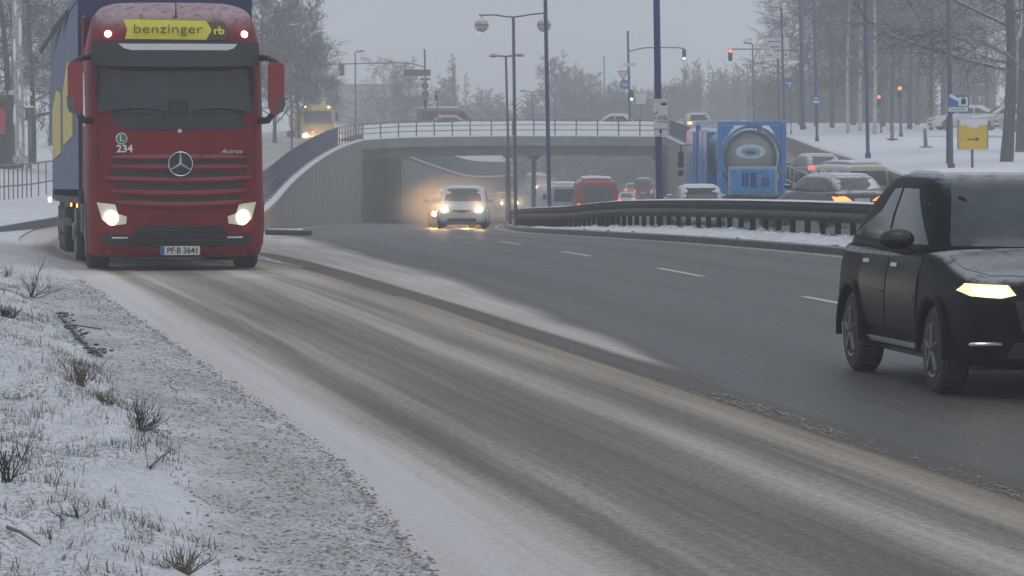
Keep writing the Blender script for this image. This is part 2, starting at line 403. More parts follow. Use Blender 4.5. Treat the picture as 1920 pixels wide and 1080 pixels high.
dsr = frange(8, 110, lambda d: .22 if d < 26 else .4 if d < 50 else .8 if d < 80 else 2) + frange(112, 900, lambda d: 3 if d < 300 else 20)
qs_r = [i/90 for i in range(91)]
sheet('slip_road', dsr, qs_r, lambda d, q: Vector((lerp(EL(d), RR(d), q), d, ZP(d))), MROAD,
      uv=lambda d, q: (lerp(EL(d), RR(d), q) - RR(d) + .2, d), attr=lambda d, q: cover_ramp(d, lerp(EL(d), RR(d), q) - RR(d) + .2))
qs_m = [ (i/60)*.16 for i in range(60)] + [.16 + .84*(i/60) for i in range(61)]
sheet('main_road', dsr, qs_m, lambda d, q: Vector((lerp(BL(d), KERB(d), q), d, ZR(d))), MROAD,
      uv=lambda d, q: (lerp(BL(d), KERB(d), q) - DASH(d) + 4.95, d), attr=lambda d, q: cover_main(d, lerp(BL(d), KERB(d), q)))
# opposite carriageway with the slip road on its right
def MED(d): return KERB(d) + 2.1
def OUT(d): return lerp(W2(d) - .1, W1(min(d,250)) - .2, sstep(134, 138, d)) if d < 255 else KERB(d) + 10
dso = frange(30, 900, lambda d: 2 if d < 300 else 20)
def cover_opp(d, X):
    u = X - MED(d); w = .30 + .2*vn(u*1.2, d*.04, 3)
    for c_ in (1.9, 3.6, 5.4, 7.2): w -= .12*math.exp(-((u-c_)/.35)**2)
    return (clamp(w + .4*(1-sstep(0,.6,u))), .3, 0)
sheet('opposite_road', dso, [i/24 for i in range(25)], lambda d, q: Vector((lerp(MED(d), OUT(d), q), d, ZR(d))), MROAD,
      uv=lambda d, q: (lerp(MED(d), OUT(d), q), d), attr=lambda d, q: cover_opp(d, lerp(MED(d), OUT(d), q)))
dsq = frange(136, 252, 2.0)
sheet('side_ramp_road', dsq, [i/10 for i in range(11)], lambda d, q: Vector((lerp(W1(d) + .15, W2(d) - .1, q), d, lerp(ZR(136), .95, sstep(120, 260, d)) if d > 138 else ZR(d))), MROAD,
      uv=lambda d, q: (q*4, d), attr=lambda d, q: (clamp(.55 + .25*vn(q*5, d*.05)), .3, 0))
def zside(d): return lerp(ZR(136), .95, sstep(120, 260, d))

# snowy ground ------------------------------------------------------------
def verge_material():
    m = bpy.data.materials.new('verge_snow'); m.use_nodes = True; nt = m.node_tree; N = nt.nodes; L = nt.links; p = N['Principled BSDF']
    a = N.new('ShaderNodeVertexColor'); a.layer_name = 'cover'; sp = N.new('ShaderNodeSeparateColor'); L.new(a.outputs['Color'], sp.inputs[0])
    g = N.new('ShaderNodeNewGeometry')
    def ns(sc, det, rg=.65):
        n = N.new('ShaderNodeTexNoise'); n.inputs['Scale'].default_value = sc; n.inputs['Detail'].default_value = det; n.inputs['Roughness'].default_value = rg
        L.new(g.outputs['Position'], n.inputs['Vector']); return n.outputs['Fac']
    n1, n2, n3 = ns(15, 6, .7), ns(3, 4), ns(32, 5, .75)
    def rmap(s_, a_, b_, lo, hi):
        x = N.new('ShaderNodeMapRange'); x.interpolation_type = 'SMOOTHSTEP'
        for k, v in zip((1,2,3,4), (a_, b_, lo, hi)): x.inputs[k].default_value = v
        L.new(s_, x.inputs[0]); return x.outputs[0]
    def mul(x, y):
        k = N.new('ShaderNodeMath'); k.operation = 'MULTIPLY'; L.new(x, k.inputs[0]); L.new(y, k.inputs[1]); return k.outputs[0]
    def mixc(f, c1, c2):
        x = N.new('ShaderNodeMix'); x.data_type = 'RGBA'; L.new(f, x.inputs[0])
        for k, s_ in ((6, c1), (7, c2)):
            if hasattr(s_, 'links'): L.new(s_, x.inputs[k])
            else: x.inputs[k].default_value = (*s_, 1)
        return x.outputs[2]
    c = mixc(rmap(n2, .3, .7, 0, 1), (.68,.70,.74), (.80,.82,.86))
    c = mixc(mul(sp.outputs[1], rmap(n1, .30, .62, .55, 1)), c, (.49,.462,.44))      # dirty slush
    c = mixc(mul(sp.outputs[2], rmap(n3, .49, .57, 0, 1)), c, (.12,.112,.105))       # soil and dead stems showing through
    L.new(c, p.inputs['Base Color']); p.inputs['Roughness'].default_value = .9
    b = N.new('ShaderNodeBump'); b.inputs['Strength'].default_value = .6; b.inputs['Distance'].default_value = .03
    ad = N.new('ShaderNodeMath'); ad.operation = 'ADD'; L.new(n1, ad.inputs[0]); L.new(n3, ad.inputs[1])
    L.new(ad.outputs[0], b.inputs['Height']); L.new(b.outputs[0], p.inputs['Normal'])
    return m
MVERGE = verge_material()
def hleft(d, w):
    """height of the left verge, w metres left of the road edge"""
    near = 1 - sstep(41, 50, d)
    z = ZP(d) + .02 + .05*sstep(0, .5, w)
    z += near * (.05*sstep(.5, 1.2, w) + .11*sstep(.9, 1.5, w) + .16*sstep(1.5, 4.5, w))
    z += (1-near) * .27 * sstep(1.2, 4, w) + sstep(95,130,d)*.15*sstep(1.5,5,w)
    amp = near * (.034 + .05*sstep(.8, 1.6, w)) * sstep(0, .15, w)
    if d < 60: z += amp * (vn(w*2.2, d*1.6, 1) + .55*vn(w*6, d*5, 2) + .3*vn(w*14, d*11, 6))
    else: z += .10*vn(w*.2, d*.1, 3)*sstep(1, 5, w)
    return z
def cov_left(d, w):
    near = 1 - sstep(44, 54, d)
    slush = near*(sstep(-.10,.05,w + .10*vn(d*.9,1.7) + .05*vn(d*4,3.3))*(1 - sstep(.82, 1.05, w + .14*vn(d*.6, 8))))*.85
    slush *= clamp(.78 + .7*vn(w*1.5, d*.7, 41) + .4*vn(w*5, d*2.6, 43), .25, 1)
    if d > 44: slush = max(slush, .3*sstep(44,54,d)*(1-sstep(2,6,w))*(.5+vn(w,d*.3)))
    soil = near*sstep(.95,1.3,w)*(.30 + .70*clamp(.40+vn(w*1.1, d*.5, 12)*1.5))
    soil = max(soil, near*.6*sstep(.05,.2,w)*(1-sstep(.25,.45,w)))
    soil = max(soil, near*.95*slush*(.55 + .9*clamp(.45 + vn(w*2.2, d*1.1, 31))))
    return (0, clamp(slush), clamp(soil))
wl_near = [0,.04,.08,.13] + [.18 + i*.062 for i in range(56)] + [3.9,4.4,5,6,8,12]
ds_near = frange(8, 56, lambda d: .10 if d < 24 else .2 if d < 36 else .45)
sheet('verge', ds_near, wl_near, lambda d, w: Vector((EL(d) - w, d, hleft(d, w))), MVERGE, attr=cov_left)
wl_far = [0,.5,1.2,2,3,4,5,6,8,12,18,26,40,70,120,200,300]
sheet('snow_ground', frange(56, 900, lambda d: 2 if d < 120 else 8 if d < 400 else 40), wl_far, lambda d, w: Vector((EL(d) - w, d, hleft(d, w))), MVERGE, attr=cov_left)
sheet('snow_ground', [8, 30, 56], [0, 40, 300], lambda d, q: Vector((EL(d) - 11.95 - q, d, hleft(d, 11.95 + q) - .02)), M['snow'])
# gore island between the two roads
def gz(d, q):
    hump = math.sin(math.pi*clamp(q))**.6
    return lerp(ZP(d), ZR(d), q) + .16*hump*sstep(64, 72, d) + .05*hump*vn(d*1.3, q*4)
sheet('snow_island', frange(53, 84, .35), [i/14 for i in range(15)], lambda d, q: Vector((lerp(RR(d), BL(d), q), d, gz(d, q) + .004)), MVERGE,
      attr=lambda d, q: (0, .75*clamp(.5 + vn(d*.5, q*2)), .75*clamp(.4 + 1.2*vn(d*.8, q*3, 4))))
# strip behind the retaining wall's coping
sheet('snow_strip', frange(84, 250, 3), [0, .5, 1], lambda d, q: Vector((lerp(RR(d), WALL(d) - .25, q), d, lerp(ZP(d), WALLZ(d) - .12, q))), M['snow'])
# median verge under the guard rail
def mz(d, q): return ZR(d) + .12 + (.10*math.sin(math.pi*q)*(1 - sstep(80,100,d))) + (.05*vn(d*1.4, q*5) + .04*vn(d*4, q*9))*(1 if d < 110 else .4)
sheet('median_snow', frange(28, 240, lambda d: .35 if d < 100 else 2), [i/12 for i in range(13)], lambda d, q: Vector((lerp(KERB(d) + .14, MED(d), q), d, mz(d, q)*1.0)), MVERGE,
      attr=lambda d, q: (0, .35*clamp(.4+vn(d*.5,q*3)), .7*sstep(.3,.6,q)*clamp(.5 + 1.2*vn(d*.9, q*4, 4))))
sheet('median_snow', frange(240, 900, 20), [0, 1], lambda d, q: Vector((lerp(KERB(d) + .14, MED(d), q), d, ZR(d) + .1)), M['snow'])
# snow field on the right, rising to the trees
sheet('snow_field', frange(20, 900, lambda d: 3 if d < 320 else 30), [0,.3,1,2,4,7,11,16,24,40,70,120,200,280],
      lambda d, w: Vector((W2(d) + w, d, lerp(W2Z(d), ZF(d), sstep(0, 5, w)) + .10*vn(w*.35, d*.12, 8)*sstep(.5, 3, w))), M['snow'])
# far ground beyond the bridge
sheet('far_ground', frange(283, 900, 20), [0, .1, .35, 1], lambda d, q: Vector((lerp(BL(d) - .4, EL(d)+.5, q), d, lerp(ZR(d) + 3.0*(1-sstep(300,420,d)), ZP(d), sstep(0,1,q)))), M['snow'])
sheet('far_ground', frange(255, 900, 20), [0, .2, 1], lambda d, q: Vector((lerp(KERB(d) + 10, W2(d)+.5 if W2(d) > KERB(d)+11 else KERB(d)+20, q), d, lerp(ZR(d), ZF(d), q))), M['snow'])
# base sheet out to the horizon
me = MB().add([(-295,-15,-7.2),(295,-15,-7.2),(295,1180,-7.2),(-295,1180,-7.2)], [(0,1,2,3)]).build('ground', M['snow']); tag(me, kind='structure')

# kerbs
def kerb_strip(name, fn, zf, d0, d1, mat, h=.13, w=.14, st=1.0):
    mb = MB(); rings = []
    for d in frange(d0, d1, st):
        x = fn(d); z = zf(d); 
        rings.append([Vector((x, d, z - .1)), Vector((x, d, z + h - .02)), Vector((x + .02, d, z + h)), Vector((x + w, d, z + h)), Vector((x + w, d, z - .1))])
    mb.loft(rings, True); o = mb.build(name, mat); tag(o, kind='structure'); return o
M['kerb'] = mk('kerb_stone', (.11,.108,.105), .85, var=.25, scale=5, dirt=.3, dcol=(.05,.05,.05), snow=.30)
kerb_strip('median_kerb', KERB, ZR, 28, 240, M['kerb'])
def kerb_left():
    pts = [at(150, 409, 94), at(105, 412.5, 91), at(60, 420, 85), at(0, 431, 79), at(-60, 437, 76)]
    mb = MB(); rr = []
    for q in pts: rr.append([q + Vector((0, 0, -.15)), q + Vector((0, 0, .06)), q + Vector((-.05, .14, .07)), q + Vector((-.05, .16, -.15))])
    mb.loft(rr); tag(mb.build('verge_kerb', M['kerb']), kind='structure')
kerb_left()
# painted markings
M['paint'] = mk('road_paint', (.58,.57,.53), .6, var=.2, scale=9, dirt=.75, dcol=(.22,.21,.2))
M['paint_worn'] = mk('yellow_worn_paint', (.42,.39,.27), .7, var=.35, scale=10, dirt=.4, dcol=(.15,.135,.12))
def mark(d0, d1, fn, zf, w, mat=None):
    ds = frange(d0, d1, .5); mb = MB()
    mb.loft([[Vector((fn(d) - w/2, d, zf(d) + .006)), Vector((fn(d) + w/2, d, zf(d) + .006))] for d in ds], False, False)
    o = mb.build('lane_marking', mat or M['paint']); tag(o, kind='structure')
for d in (42.2, 51.2, 60.2, 69.4, 79, 88.5, 98, 107.5): mark(d - 1.5, d + 1.7, DASH, ZR, .13)
mark(31, 200, lambda d: KERB(d) - .32, ZR, .12)
rp = random.Random(5)
for d0, d1 in ((16.0, 21.6), (24.3, 28.6)):          # what is left of the yellowish line: flakes between slush
    mb = MB()
    for i in range(int((d1 - d0)*70)):
        d = rp.uniform(d0, d1); o_ = rp.choice((-.07, .0, .07, .08)) + rp.gauss(0, .02); w = rp.uniform(.003, .012); l = rp.uniform(.04, .40)
        if vn(d*1.7, o_*9, 4) < -.12: continue
        f_ = lambda q: SEP(q) + .16 + o_
        a_, b_ = d - l/2, d + l/2
        mb.add([(f_(a_) - w*.3, a_, .006), (f_(d) + w, d - l*.1, .006), (f_(b_) + w*.3, b_, .006), (f_(d) - w, d + l*.1, .006)], [(0,1,2,3)])
    tag(mb.build('lane_marking', M['paint_worn']), kind='structure')
for d in frange(205, 280, 12): mark(d, d + 5, lambda x: BL(x) + 1.1, ZR, .15)
# ---------------------------------------------------------------- vehicles: shared builders
def cage(mb, sub=2, cutters=None):
    me = mb.mesh('cage', smooth=False); o = link('cage', me)
    if sub:
        s = o.modifiers.new('s', 'SUBSURF'); s.levels = sub; s.render_levels = sub
    co = None
    if cutters:
        co = link('cutter', cutters.mesh('cutter', smooth=False))
        b = o.modifiers.new('b', 'BOOLEAN'); b.operation = 'DIFFERENCE'; b.object = co; b.solver = 'EXACT'
    out = evaluated(o)
    bpy.data.objects.remove(o)
    if co: bpy.data.objects.remove(co)
    out.shade_smooth(); out.set_sharp_from_angle(angle=R(40)); return out
def bvh_of(meshes):
    vs, fs = [], []
    for me in meshes:
        o = len(vs); vs += [v.co.copy() for v in me.vertices]; fs += [tuple(i + o for i in p.vertices) for p in me.polygons]
    return BVHTree.FromPolygons(vs, fs)
DIRS = {'F': (lambda a, b: Vector((a, -4, b)), Vector((0, 1, 0))), 'R': (lambda a, b: Vector((a, 30, b)), Vector((0, -1, 0))),
        'L': (lambda a, b: Vector((-5, a, b)), Vector((1, 0, 0))), 'S': (lambda a, b: Vector((5, a, b)), Vector((-1, 0, 0))),
        'T': (lambda a, b: Vector((a, b, 8)), Vector((0, 0, -1)))}
def hit(bvh, side, a, b):
    fn, d = DIRS[side]; o = fn(a, b); h = bvh.ray_cast(o, d)
    if h[0] is None: h = bvh.find_nearest(o + d * 4)
    return h[0], d
def dense(poly, st):
    out = []
    for (a, b), (c, e) in zip(poly, poly[1:] + poly[:1]):
        n = max(1, int(math.hypot(c - a, e - b) / st))
        out += [(lerp(a, c, i/n), lerp(b, e, i/n)) for i in range(n)]
    return out
def plate(mb, bvh, side, poly, off=.008, st=.15, thick=.03, rnds=(1, .8, .55, .28)):
    """solid plate that follows the body it lies on"""
    P = dense(poly, st); cx = sum(p[0] for p in P)/len(P); cy_ = sum(p[1] for p in P)/len(P)
    rings = []; n = len(P)
    for k, t in enumerate(rnds):
        ring = []
        for a, b in P:
            h, d = hit(bvh, side, lerp(cx, a, t), lerp(cy_, b, t)); ring.append(h - d*off)
        if k == 0:
            rings.append([q + DIRS[side][1]*(thick) for q in ring])
        rings.append(ring)
    h, d = hit(bvh, side, cx, cy_)
    o = len(mb.v); mb.loft(rings, False)
    mb.v.append(tuple(h - d*off)); c = len(mb.v) - 1; b0 = o + (len(rings)-1)*n
    for i in range(n): mb.f.append((b0 + i, b0 + (i+1) % n, c)); mb.m.append(mb.mi)
    return mb
def conform(name, bvh, side, poly, mat, parent, off=.008, st=.15, thick=.03, **k):
    return plate(MB(), bvh, side, poly, off, st, thick).build(name, mat, parent, **k)
def mir(poly): return [(-a, b) for a, b in reversed(poly)]
def oval(cx, cz, rx, rz, n=14): return [(cx + rx*math.cos(2*math.pi*i/n), cz + rz*math.sin(2*math.pi*i/n)) for i in range(n)]
def rect(x0, x1, z0, z1): return [(x0, z0), (x1, z0), (x1, z1), (x0, z1)]

_wheel = {}
def wheel(parent, x, y, r, w, side, spokes=5, truck=False):
    key = (round(r,3), round(w,3), spokes, truck, side)
    if key not in _wheel:
        t = MB().lathe((0,0,0), (1,0,0), [(-w/2, r*.62),(-w/2*.96, r*.9),(-w/2*.72, r),(w/2*.72, r),(w/2*.96, r*.9),(w/2, r*.62)], 28)
        for k in range(28):                       # tread blocks
            a = 2*math.pi*k/28
            t.box((0, math.cos(a)*r*.997, math.sin(a)*r*.997), (w*.66, .03, .012), Matrix.Rotation(a - math.pi/2, 3, 'X'))
        m = MB(); s = side; e = s*w/2
        m.lathe((0,0,0), (s,0,0), [(w*.18, r*.63),(w*.52, r*.64),(w*.50, r*.58),(w*.30, r*.52),(w*.30, .01)], 24)
        if truck:
            m.lathe((0,0,0), (s,0,0), [(w*.28, r*.30),(w*.55, r*.24),(w*.58, r*.1),(w*.58, .01)], 16)
            for k in range(8): m.cyl((s*w*.33, math.cos(k*.785)*r*.42, math.sin(k*.785)*r*.42), (1,0,0), .022, .06, 6)
        else:
            for k in range(spokes):
                a = 2*math.pi*k/spokes + .3
                m.path([(s*w*.46, math.cos(a)*r*.06, math.sin(a)*r*.06), (s*w*.47, math.cos(a)*r*.6, math.sin(a)*r*.6)], [r*.10, r*.075], 5)
            m.cyl((s*w*.46, 0, 0), (1,0,0), r*.13, .04, 12)
        _wheel[key] = (t.mesh('tyre'), m.mesh('rim'))
        _wheel[key][0].materials.append(M['rubber']); _wheel[key][1].materials.append(M['rim'])
    e = link('wheel', None, parent); e.location = (x, y, r)
    link('tyre', _wheel[key][0], e); link('rim', _wheel[key][1], e); return e

def ring(y, w, zb, zt, cr=.02, sh=.06, boxy=False, zm=.6):
    h = zt - zb
    if boxy: half = [(0,zb),(.8*w,zb),(w,zb+.10),(w,zb+.35*h),(w,zb+.62*h),(.955*w,zt-.16*h if h > .9 else zt-.08),(.88*w,zt-.02),(.5*w,zt+cr),(0,zt+cr*1.3)]
    else: half = [(0,zb),(.72*w,zb),(.94*w,zb+.05),(w,zb+.32*h),(w*.995,zb+zm*h),(.955*w,zt-sh),(.86*w,zt),(.45*w,zt+cr),(0,zt+cr*1.3)]
    return [Vector((x, y, z)) for x, z in half] + [Vector((-x, y, z)) for x, z in reversed(half[1:-1])]
def cabin_ring(z, yf, yr, w, cf=.10, cr=.06):
    pts = []
    for k in (-1, -.75, -.4, 0, .4, .75, 1): pts.append(Vector((k*w, yf + cf*k*k, z)))
    for t in (.33, .66): pts.append(Vector((w*1.01, lerp(yf + cf, yr - cr, t), z)))
    for k in (1, .75, .4, 0, -.4, -.75, -1): pts.append(Vector((k*w, yr - cr*k*k, z)))
    for t in (.66, .33): pts.append(Vector((-w*1.01, lerp(yf + cf, yr - cr, t), z)))
    return pts

def car(name, label, cat, P, paint, loc, rz, head=None, tail=None, snow=1, group=None, beam=0, beamcol=(1,.8,.5), glass=None, tilt=0, plate_mat=None, spokes=5):
    t = thing(name, label, cat, loc, rz, group); t.rotation_euler.x = tilt
    L, W, H = P['L'], P['W'], P['H']; w = W/2; gc = P.get('gc', .2); r = P['r']; fa, ra = P['fa'], P['ra']
    hf, hc, bl, dk = P['hf'], P['hc'], P['bl'], P['dk']; yc, wt, rt, rb = P['yc'], P['wt'], P['rt'], P['rb']
    glass = glass or M['glass']
    mb = MB()
    rs = [ring(.02, w*.70, gc+.10, hf-.22, .0), ring(.03, w*.80, gc+.04, hf-.14, .0), ring(.12, w*.91, gc, hf-.05, .01), ring(.30, w*.97, gc, hf+.01), ring(fa*.95, w, gc, lerp(hf,hc,.45)),
          ring(yc-.05, w, gc, hc), ring(lerp(yc,rb,.4), w, gc, bl), ring(lerp(yc,rb,.8), w, gc, bl+.02), ring(min(rb, L-.35), w*.99, gc, lerp(bl,dk,.7)), ring(L-.25, w*.95, gc+.02, dk),
          ring(L-.08, w*.90, gc+.06, dk-.04), ring(L-.01, w*.82, gc+.12, dk-.12, 0), ring(L, w*.7, gc+.2, dk-.2, 0)]
    mb.loft(rs)
    cut = MB()
    for ya in (fa, ra):
        for s in (-1, 1): cut.cyl((s*(w-.1), ya, r + .01), (1,0,0), r*1.13, .46, 22)
    body = cage(mb, 2, cut); body.materials.clear(); body.materials.append(paint); body.name = 'body'
    wr = P.get('wr', .76)*w; wbt = P.get('wb', .925)*w
    cb = MB().loft([cabin_ring(bl-.10, yc-.05, rb+.04, wbt*1.02), cabin_ring(bl+.0, yc+.02, rb, wbt), cabin_ring(lerp(bl,H,.5), lerp(yc,wt,.47), lerp(rb,rt,.42), lerp(wbt,wr,.42)),
                    cabin_ring(H-.08, wt-.03, rt+.02, wr*1.03), cabin_ring(H-.025, wt+.10, rt-.08, wr*.93, .08), cabin_ring(H, wt+.35, rt-.3, wr*.7, .04, .03), cabin_ring(H+.005, wt+.6, rt-.5, wr*.3, .02, .02)])
    cab_ = cage(cb, 2); cab_.materials.clear(); cab_.materials.append(paint); cab_.name = 'cabin'
    bv = bvh_of([body, cab_]); cbv = bvh_of([cab_])
    link('body', body, t); link('cabin', cab_, t)
    f = lambda z: lerp(wbt, wr, clamp((z - bl)/(H - bl)))
    zb_, zt_ = max(bl, hc) + .015, H - .075
    conform('windscreen', cbv, 'F', [(-f(zb_)*.98, zb_), (0, zb_-.012), (f(zb_)*.98, zb_), (f(zt_)*.955, zt_), (0, zt_+.02), (-f(zt_)*.955, zt_)], glass, t, .007)
    zb2 = bl + .05
    conform('rear_window', cbv, 'R', [(-f(zb2)*.86, zb2), (f(zb2)*.86, zb2), (f(zt_)*.84, zt_-.02), (-f(zt_)*.84, zt_-.02)], glass, t, .007)
    ym = P.get('ym', lerp(yc, rb, .46)); zt2 = H - .13
    fw = [(yc+.30, bl+.055), (ym-.03, bl+.05), (ym-.02, zt2), (wt+.28, zt2), (lerp(yc,wt,.45)+.27, lerp(bl,zt2,.5))]
    rw = [(ym+.04, bl+.05), (rb-.42, bl+.075), (rt-.28, lerp(bl,zt2,.62)), (rt-.42, zt2-.01), (ym+.05, zt2)]
    for s in ('L', 'S'):
        conform('side_window', cbv, s, fw, glass, t, .007); conform('side_window', cbv, s, rw, glass, t, .007)
    for x, s in ((-w+.115, -1), (w-.115, 1)):
        wheel(t, x, fa, r, .22, s, spokes); wheel(t, x, ra, r, .22, s, spokes)
    # sills, arches, underside
    u = MB().box((0, L/2, gc+.06), (W*.80, L-.5, .14)); u.build('underbody', M['black'], t)
    for s in (-1, 1):
        for ya in (fa, ra):
            o = MB(); pts = [(s*(w+.004), ya + math.cos(a)*r*1.15, r + .01 + math.sin(a)*r*1.15) for a in [math.pi*(i/12*1.1 - .05) for i in range(13)]]
            o.path(pts, .028 if not P.get('clad') else .05, 5)
            o.build('wheel_arch', M['black'] if P.get('clad') else paint, t)
        m = MB(); ms = P.get('ms', 1.0)
        m.sphere((s*(w+.11), yc+.40, bl+.10), .115*ms, 14, 10, (1.08, .62, .62)); m.path([(s*(w-.06), yc+.42, bl+.02), (s*(w+.06), yc+.42, bl+.06)], .03, 5)
        m.build('mirror', P.get('mirror_mat', paint), t)
    # front
    hl = P.get('hl', [(.50,hf-.20),(.62,hf-.24),(.84,hf-.20),(.88,hf-.10),(.80,hf-.045),(.55,hf-.09)])
    hl = [(a*w, b) for a, b in hl]
    for poly in (mir(hl), hl):
        o = conform('headlight', bv, 'F', poly, head or M['lens_clear'], t, P.get('hoff', .02), .08)
        if head and head is not M.get('head_suv'):
            bx = sum(q[0] for q in poly)/len(poly); bz = sum(q[1] for q in poly)/len(poly); hh_, _ = hit(bv, 'F', bx, bz)
            MB().sphere(hh_ - Vector((0,.02,0)), .085, 10, 6, (1.15,.6,1)).build('bulb', M['bulb'], o)
        if head and beam:
            cx = sum(p[0] for p in poly)/len(poly); cz = sum(p[1] for p in poly)/len(poly)
            spot(t, (cx, -.12, cz), (-.01, -1, .16), beam, beamcol)
    gp = P.get('grille', [(-.34*w,hf-.26),(.34*w,hf-.26),(.42*w,hf-.17),(-.42*w,hf-.17)])
    conform('grille', bv, 'F', gp, M['black'], t, .010, .08)
    conform('air_intake', bv, 'F', [(-.62*w,gc+.09),(.62*w,gc+.09),(.55*w,gc+.21),(-.55*w,gc+.21)], M['black'], t, .010)
    h, d = hit(bv, 'F', 0, gc+.27); MB().box((0, h.y-.012, gc+.27), (.50, .012, .11)).build('number_plate', plate_mat or M['white_sign'], t)
    h, d = hit(bv, 'R', 0, P.get('rp', dk-.28)); MB().box((0, h.y+.012, P.get('rp', dk-.28)), (.50, .012, .11)).build('number_plate', plate_mat or M['white_sign'], t)
    tl = P.get('tl', [(.52,dk-.22),(.86,dk-.24),(.88,dk-.08),(.60,dk-.07)])
    tl = [(a*w, b) for a, b in tl]
    for poly in (mir(tl), tl): conform('tail_light', bv, 'R', poly, tail or M['tail_off'], t, .012, .08)
    if snow:
        sn = plate(MB(), bv, 'T', [(-wr*.78, wt+.22), (0, wt+.16), (wr*.78, wt+.22), (wr*.82, lerp(wt,rt,.5)), (wr*.78, rt-.14), (0, rt-.08), (-wr*.78, rt-.14), (-wr*.82, lerp(wt,rt,.5))], .035*snow, .2, .05)
        sn.build('roof_snow', M['snow_cap'], t, angle=80)
    return t, bv

HATCH = dict(L=3.75, W=1.70, H=1.44, gc=.16, r=.29, fa=.72, ra=3.15, hf=.80, hc=.94, bl=.90, dk=.98, yc=.95, wt=1.62, rt=3.25, rb=3.66, wr=.80, wb=.95)
SEDAN = dict(L=4.5, W=1.78, H=1.45, gc=.18, r=.31, fa=.88, ra=3.55, hf=.78, hc=.95, bl=.94, dk=1.0, yc=1.25, wt=1.95, rt=3.3, rb=4.0, wr=.73)
ESTATE = dict(L=4.5, W=1.80, H=1.48, gc=.18, r=.32, fa=.88, ra=3.55, hf=.80, hc=.96, bl=.95, dk=1.02, yc=1.2, wt=1.9, rt=3.9, rb=4.4, wr=.75)
SUV = dict(L=4.3, W=1.82, H=1.62, gc=.22, r=.335, fa=.85, ra=3.45, hf=.96, hc=1.08, bl=1.08, dk=1.10, yc=1.1, wt=1.75, rt=3.7, rb=4.2, wr=.78, clad=1)

